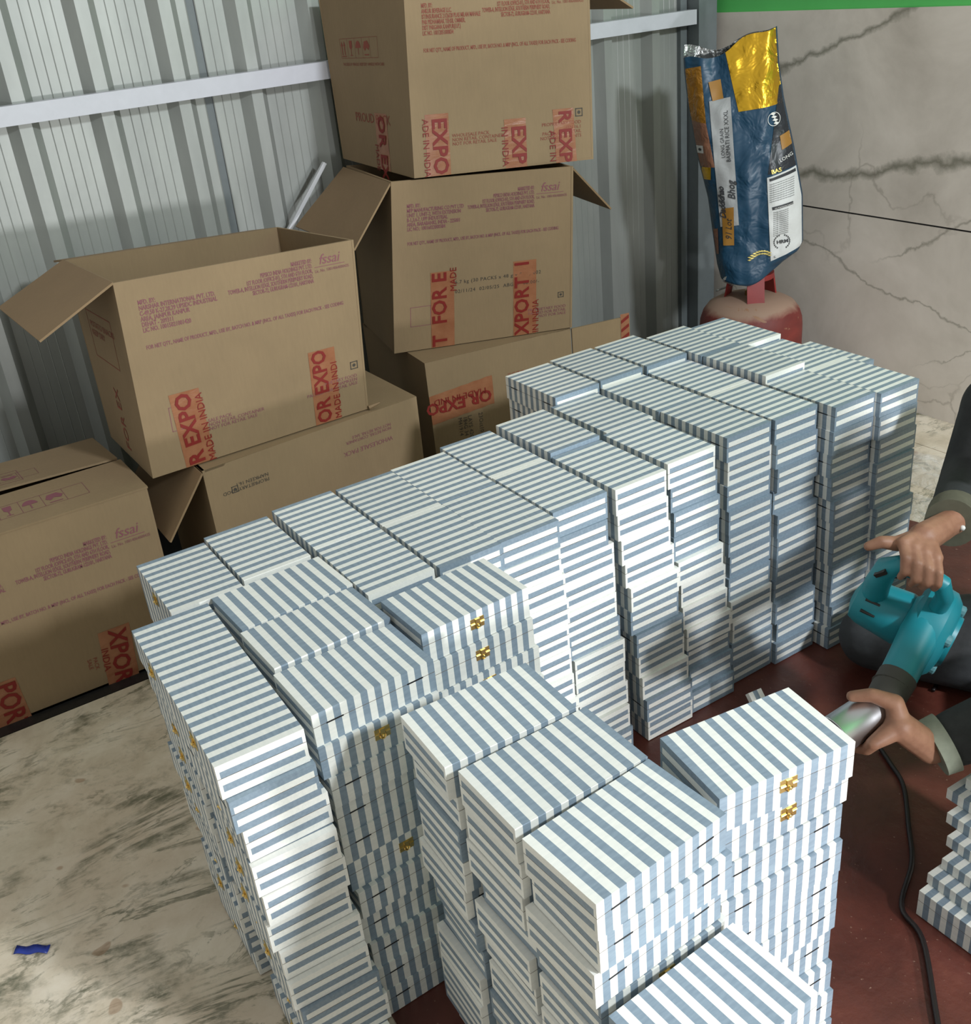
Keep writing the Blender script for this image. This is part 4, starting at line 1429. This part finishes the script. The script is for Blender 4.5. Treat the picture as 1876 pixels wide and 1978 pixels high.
hip = Vector((1.02, 1.80, 0.12))
e = empty('person', (1.02, 1.80, 0.0))
tag(e, 'person in dark clothes sitting at the right edge, holding a blower and a tumbler', 'person')
off = Vector((1.02, 1.80, 0.0))
J = dict(pelvis=(1.04, 1.80, 0.13), waist=(1.01, 1.74, 0.29), chest=(0.97, 1.64, 0.46), neck=(0.945, 1.56, 0.61),
         head=(0.935, 1.50, 0.73),
         rsh=(0.700, 1.615, 0.615), rel=(0.690, 1.565, 0.475), rwr=(0.820, 1.313, 0.507),
         lsh=(1.12, 1.53, 0.55), lel=(1.135, 1.28, 0.34), lwr=(1.012, 1.040, 0.235),
         rhip=(0.94, 1.80, 0.11), rkn=(0.60, 1.42, 0.085), ran=(0.84, 1.55, 0.055), rto=(0.93, 1.52, 0.04),
         lhip=(1.14, 1.80, 0.11), lkn=(1.02, 1.42, 0.10), lan=(0.80, 1.62, 0.06), lto=(0.72, 1.66, 0.045))
J = {k: Vector(v) - off for k, v in J.items()}
V = lambda *a: Vector(a) - off

mb = MB()
# trunk, neck and head
chain(mb, [J['pelvis'], J['waist'], J['chest']], [0.125, 0.115, 0.125])
capsule(mb, J['rsh'], J['lsh'], 0.055, 0.055)
capsule(mb, J['chest'], J['neck'], 0.085, 0.052)
capsule(mb, J['neck'], J['head'], 0.050, 0.050)
hd = J['head']
fwd = Vector((-0.25, -0.80, -0.55)).normalized()       # looks down at the work
sid = fwd.cross(Vector((0, 0, 1))).normalized()
upv = sid.cross(fwd).normalized()
def hp_(f_, s_, u_): return hd + fwd * f_ + sid * s_ + upv * u_
mb.ball(hp_(0, 0, 0.03), (0.080, 0.090, 0.098), 20)
capsule(mb, hp_(0.03, 0, -0.05), hp_(0.055, 0, -0.075), 0.052, 0.030)
capsule(mb, hp_(0.088, 0, 0.012), hp_(0.108, 0, -0.020), 0.009, 0.014)
for sd in (-1, 1):
    capsule(mb, hp_(0.0, sd * 0.080, 0.015), hp_(-0.01, sd * 0.088, -0.015), 0.018, 0.012)
    capsule(mb, hp_(0.072, sd * 0.020, 0.038), hp_(0.068, sd * 0.045, 0.036), 0.012, 0.010)
capsule(mb, hp_(0.088, -0.020, -0.046), hp_(0.088, 0.020, -0.046), 0.009, 0.009)
# arms
chain(mb, [J['rsh'], J['rel'], J['rwr']], [0.050, 0.040, 0.027])
chain(mb, [J['lsh'], J['lel'], J['lwr']], [0.050, 0.040, 0.027])
# legs
chain(mb, [J['rhip'], J['rkn'], J['ran'], J['rto']], [0.085, 0.058, 0.040, 0.030])
chain(mb, [J['lhip'], J['lkn'], J['lan'], J['lto']], [0.085, 0.058, 0.040, 0.030])
# right hand round the blower handle: palm, four fingers, thumb
Hd = FO - off
def hb(a, n, t): return bl(a, n, t) + Hd
def grip(a): return hb(a, 0.0, 0.165)
ga = [-0.100 + 0.0205 * k for k in range(4)]
kn = [grip(a) - DN * 0.034 - FW * 0.010 + RX * 0.004 for a in ga]
palm = (kn[1] + kn[2]) / 2 + RX * 0.022 - DN * 0.022 + FW * 0.035
capsule(mb, J['rwr'], palm, 0.025, 0.029)
for k in range(4):
    capsule(mb, palm, kn[k], 0.021, 0.0120)
rad = [0.0084, 0.0086, 0.0083, 0.0074]
for k in range(4):
    g_ = grip(ga[k])
    ln = (0.0, 0.004, 0.001, -0.006)[k]
    chain(mb, [kn[k], g_ - DN * 0.008 - FW * 0.030, g_ + DN * (0.018 + ln) - FW * 0.026, g_ + DN * (0.027 + ln) - FW * 0.008],
          [rad[k] + 0.0018, rad[k] + 0.0006, rad[k], rad[k] * 0.85])
chain(mb, [palm, grip(-0.100) - DN * 0.032 + FW * 0.012, grip(-0.122) - DN * 0.026 - RX * 0.010, grip(-0.136) - DN * 0.012 - RX * 0.020], [0.021, 0.0145, 0.012, 0.0095])
# left hand round the tumbler
tc = A_ - off
def tb_(h, ang, r):
    return tc + ax * h + (x_ * math.cos(ang) + y_ * math.sin(ang)) * r
# angle pointing to the viewer's side of the cup
best = max(range(72), key=lambda k: (tb_(0, k * PI / 36, 1) - tc).dot(-FW * 0.45 + DN * 0.85))
an0 = best * PI / 36
sgn = 1 if (tb_(0, an0 + 0.5, 1) - tc).dot(-DN) > 0 else -1
palm2 = tb_(0.0, an0 - sgn * 0.4, 0.052)
capsule(mb, J['lwr'], palm2, 0.027, 0.026)
for k in range(4):
    h = 0.004 + 0.019 * k
    k0 = tb_(h - 0.006, an0 - sgn * 0.35, 0.049)
    capsule(mb, palm2, k0, 0.022, 0.0125)
    chain(mb, [k0, tb_(h, an0 + sgn * 0.15, 0.0465), tb_(h + 0.002, an0 + sgn * 0.75, 0.045), tb_(h + 0.002, an0 + sgn * 1.25, 0.043)],
          [0.0125, 0.0105, 0.0098, 0.0085])
chain(mb, [palm2, tb_(-0.01, an0 - sgn * 1.2, 0.046), tb_(0.012, an0 - sgn * 1.9, 0.046), tb_(0.035, an0 - sgn * 2.4, 0.045)], [0.022, 0.016, 0.0125, 0.010])
body = fuse(mb, 'body', M['skin'], e, 0.0032, 3)
# nails on the gripping hand
for k in range(2):
    a = -0.078 + 0.021 * k
    nb = MB(); nb.ball(grip(ga[k]) + DN * (0.024 + 0.004 * k) - FW * 0.0165, (0.0055, 0.0055, 0.0055), 8)
    nb.build('nail', M['nail'], e, True)
# eyes
for sd in (-1, 1):
    nb = MB(); nb.ball(hp_(0.082, sd * 0.032, 0.018), 0.011, 10); nb.build('eye', M['eye'], e, True)
# hair
hb2 = MB(); hb2.ball(hp_(-0.018, 0, 0.052), (0.088, 0.093, 0.090), 20); capsule(hb2, hp_(-0.05, 0, 0.02), hp_(-0.07, 0, -0.03), 0.06, 0.045)
hb2.build('hair', M['hair'], e, True)
# shirt with sleeves, cuffs
mb = MB()
chain(mb, [J['pelvis'] + Vector((0, 0, 0.05)), J['waist'], J['chest']], [0.142, 0.134, 0.146])
capsule(mb, J['rsh'], J['lsh'], 0.075, 0.075)
capsule(mb, J['chest'], J['neck'] - Vector((0, -0.01, 0.03)), 0.10, 0.066)
rcuff = J['rwr'] + (J['rel'] - J['rwr']).normalized() * 0.035
chain(mb, [J['rsh'], J['rel'], rcuff], [0.074, 0.060, 0.046])
lcuff = J['lwr'] + (J['lel'] - J['lwr']).normalized() * 0.045
chain(mb, [J['lsh'], J['lel'], lcuff], [0.074, 0.062, 0.050])
fuse(mb, 'shirt', M['jacket'], e, 0.008, 4)
for c_, el, mt, r in ((rcuff, J['rel'], M['cuff'], 0.047), (lcuff, J['lel'], M['cuff2'], 0.051)):
    d_ = (el - c_).normalized()
    mb = MB()
    ln = 0.05 if mt is M['cuff'] else 0.026
    mb.lathe(c_ - d_ * 0.042, d_, [(r - 0.006, 0.0), (r, 0.0), (r + 0.002, ln), (r - 0.003, ln)], 28)
    smooth_by_angle(mb.build('cuff', mt, e), 50)
mb = MB(); d_ = (J['rel'] - rcuff).normalized()
side_ = d_.cross(Vector((0, 0, 1))).normalized()
mb.ball(rcuff - d_ * 0.015 - FW * 0.04 + DN * 0.018, 0.0055, 8)
mb.build('cuff_button', M['printw'], e, True)
# trousers
mb = MB()
capsule(mb, J['rhip'], J['lhip'], 0.105, 0.105)
chain(mb, [J['rhip'], J['rkn'], J['ran']], [0.105, 0.078, 0.058])
chain(mb, [J['lhip'], J['lkn'], J['lan']], [0.105, 0.080, 0.058])
fuse(mb, 'trousers', M['trouser'], e, 0.008, 4)

# ------------------------------------------------------------------ small things on the floor
def curve_pts(pts, n=6):
    out = []
    P = [Vector(p_) for p_ in pts]
    P = [P[0]] + P + [P[-1]]
    for i in range(1, len(P) - 2):
        for k in range(n):
            t_ = k / n
            a, b, c_, d = P[i - 1], P[i], P[i + 1], P[i + 2]
            out.append(0.5 * ((2 * b) + (-a + c_) * t_ + (2 * a - 5 * b + 4 * c_ - d) * t_ ** 2 + (-a + 3 * b - 3 * c_ + d) * t_ ** 3))
    out.append(P[-2])
    return out
mb = MB()
mb.tube(curve_pts([(0.76, 1.262, 0.008), (0.703, 1.312, 0.008), (0.692, 1.404, 0.008), (0.705, 1.458, 0.008), (0.735, 1.468, 0.008), (0.748, 1.440, 0.008)]), 0.0042, 8)
o = mb.build('power_cable', M['cable'], None, True)
tag(o, 'black cable looping on the brown sheet beside the worker\'s legs', 'cable')
mb = MB()
mb.tube(curve_pts([(0.80, 1.20, 0.008), (0.843, 1.178, 0.008), (0.898, 1.146, 0.008), (0.974, 1.063, 0.008), (1.033, 0.995, 0.008), (1.085, 0.90, 0.008), (1.15, 0.870, 0.008), (1.259, 0.76, 0.008), (1.40, 0.62, 0.008)]), 0.0048, 8)
o = mb.build('power_cable', M['cable'], None, True)
tag(o, 'black cable trailing past the stair of box halves toward the viewer', 'cable')

mb = MB(); 
v, f = [], []
for j in range(3):
    for i in range(9):
        v.append((-0.031 + 0.062 * i / 8, -0.009 + 0.009 * j, 0.002 + 0.0025 * (1 + math.sin(i * 1.3 + j))))
for j in range(2):
    for i in range(8):
        a = j * 9 + i
        f.append((a, a + 1, a + 10, a + 9))
o = mesh('plastic_scrap', v, f, M['plasticblue'], None, None, True)
sol = o.modifiers.new('thickness', 'SOLIDIFY'); sol.thickness = 0.001
o.location = (0.213, -0.382, 0); o.rotation_euler = (0, 0, 0.98)
tag(o, 'small blue plastic scrap lying on the marble floor', 'scrap')

def film_bag(cx, cy, rx, ry, hgt, rot, label, seed):
    v, f = [], []
    n, m_ = 30, 30
    for j in range(m_ + 1):
        for i in range(n + 1):
            a, b = -1 + 2 * i / n, -1 + 2 * j / m_
            edge = max(0, (1 - a * a) * (1 - b * b)) ** 0.4
            h = hgt * edge * (0.5 + 0.6 * noise.noise(Vector((a * 2.5 + seed, b * 2.5, seed))) + 0.35 * noise.noise(Vector((a * 7, b * 7 + seed, 1))))
            v.append((a * rx * (1 + 0.1 * noise.noise(Vector((b * 2, seed, 0)))), b * ry, max(0.001, h)))
    for j in range(m_):
        for i in range(n):
            a = j * (n + 1) + i
            f.append((a, a + 1, a + n + 2, a + n + 1))
    o_ = mesh('plastic_bag', v, f, M['film'], None, None, True)
    o_.location = (cx, cy, 0.003); o_.rotation_euler = (0, 0, rot)
    tag(o_, label, 'plastic bag', 'clear plastic bags on the floor')
film_bag(0.09, 2.335, 0.16, 0.10, 0.05, 0.1, 'crumpled clear plastic bag on the floor nearer the marble wall', 1.7)
film_bag(0.25, 2.13, 0.11, 0.075, 0.03, 0.1, 'flat clear plastic bag on the floor beside the sheet edge', 4.2)
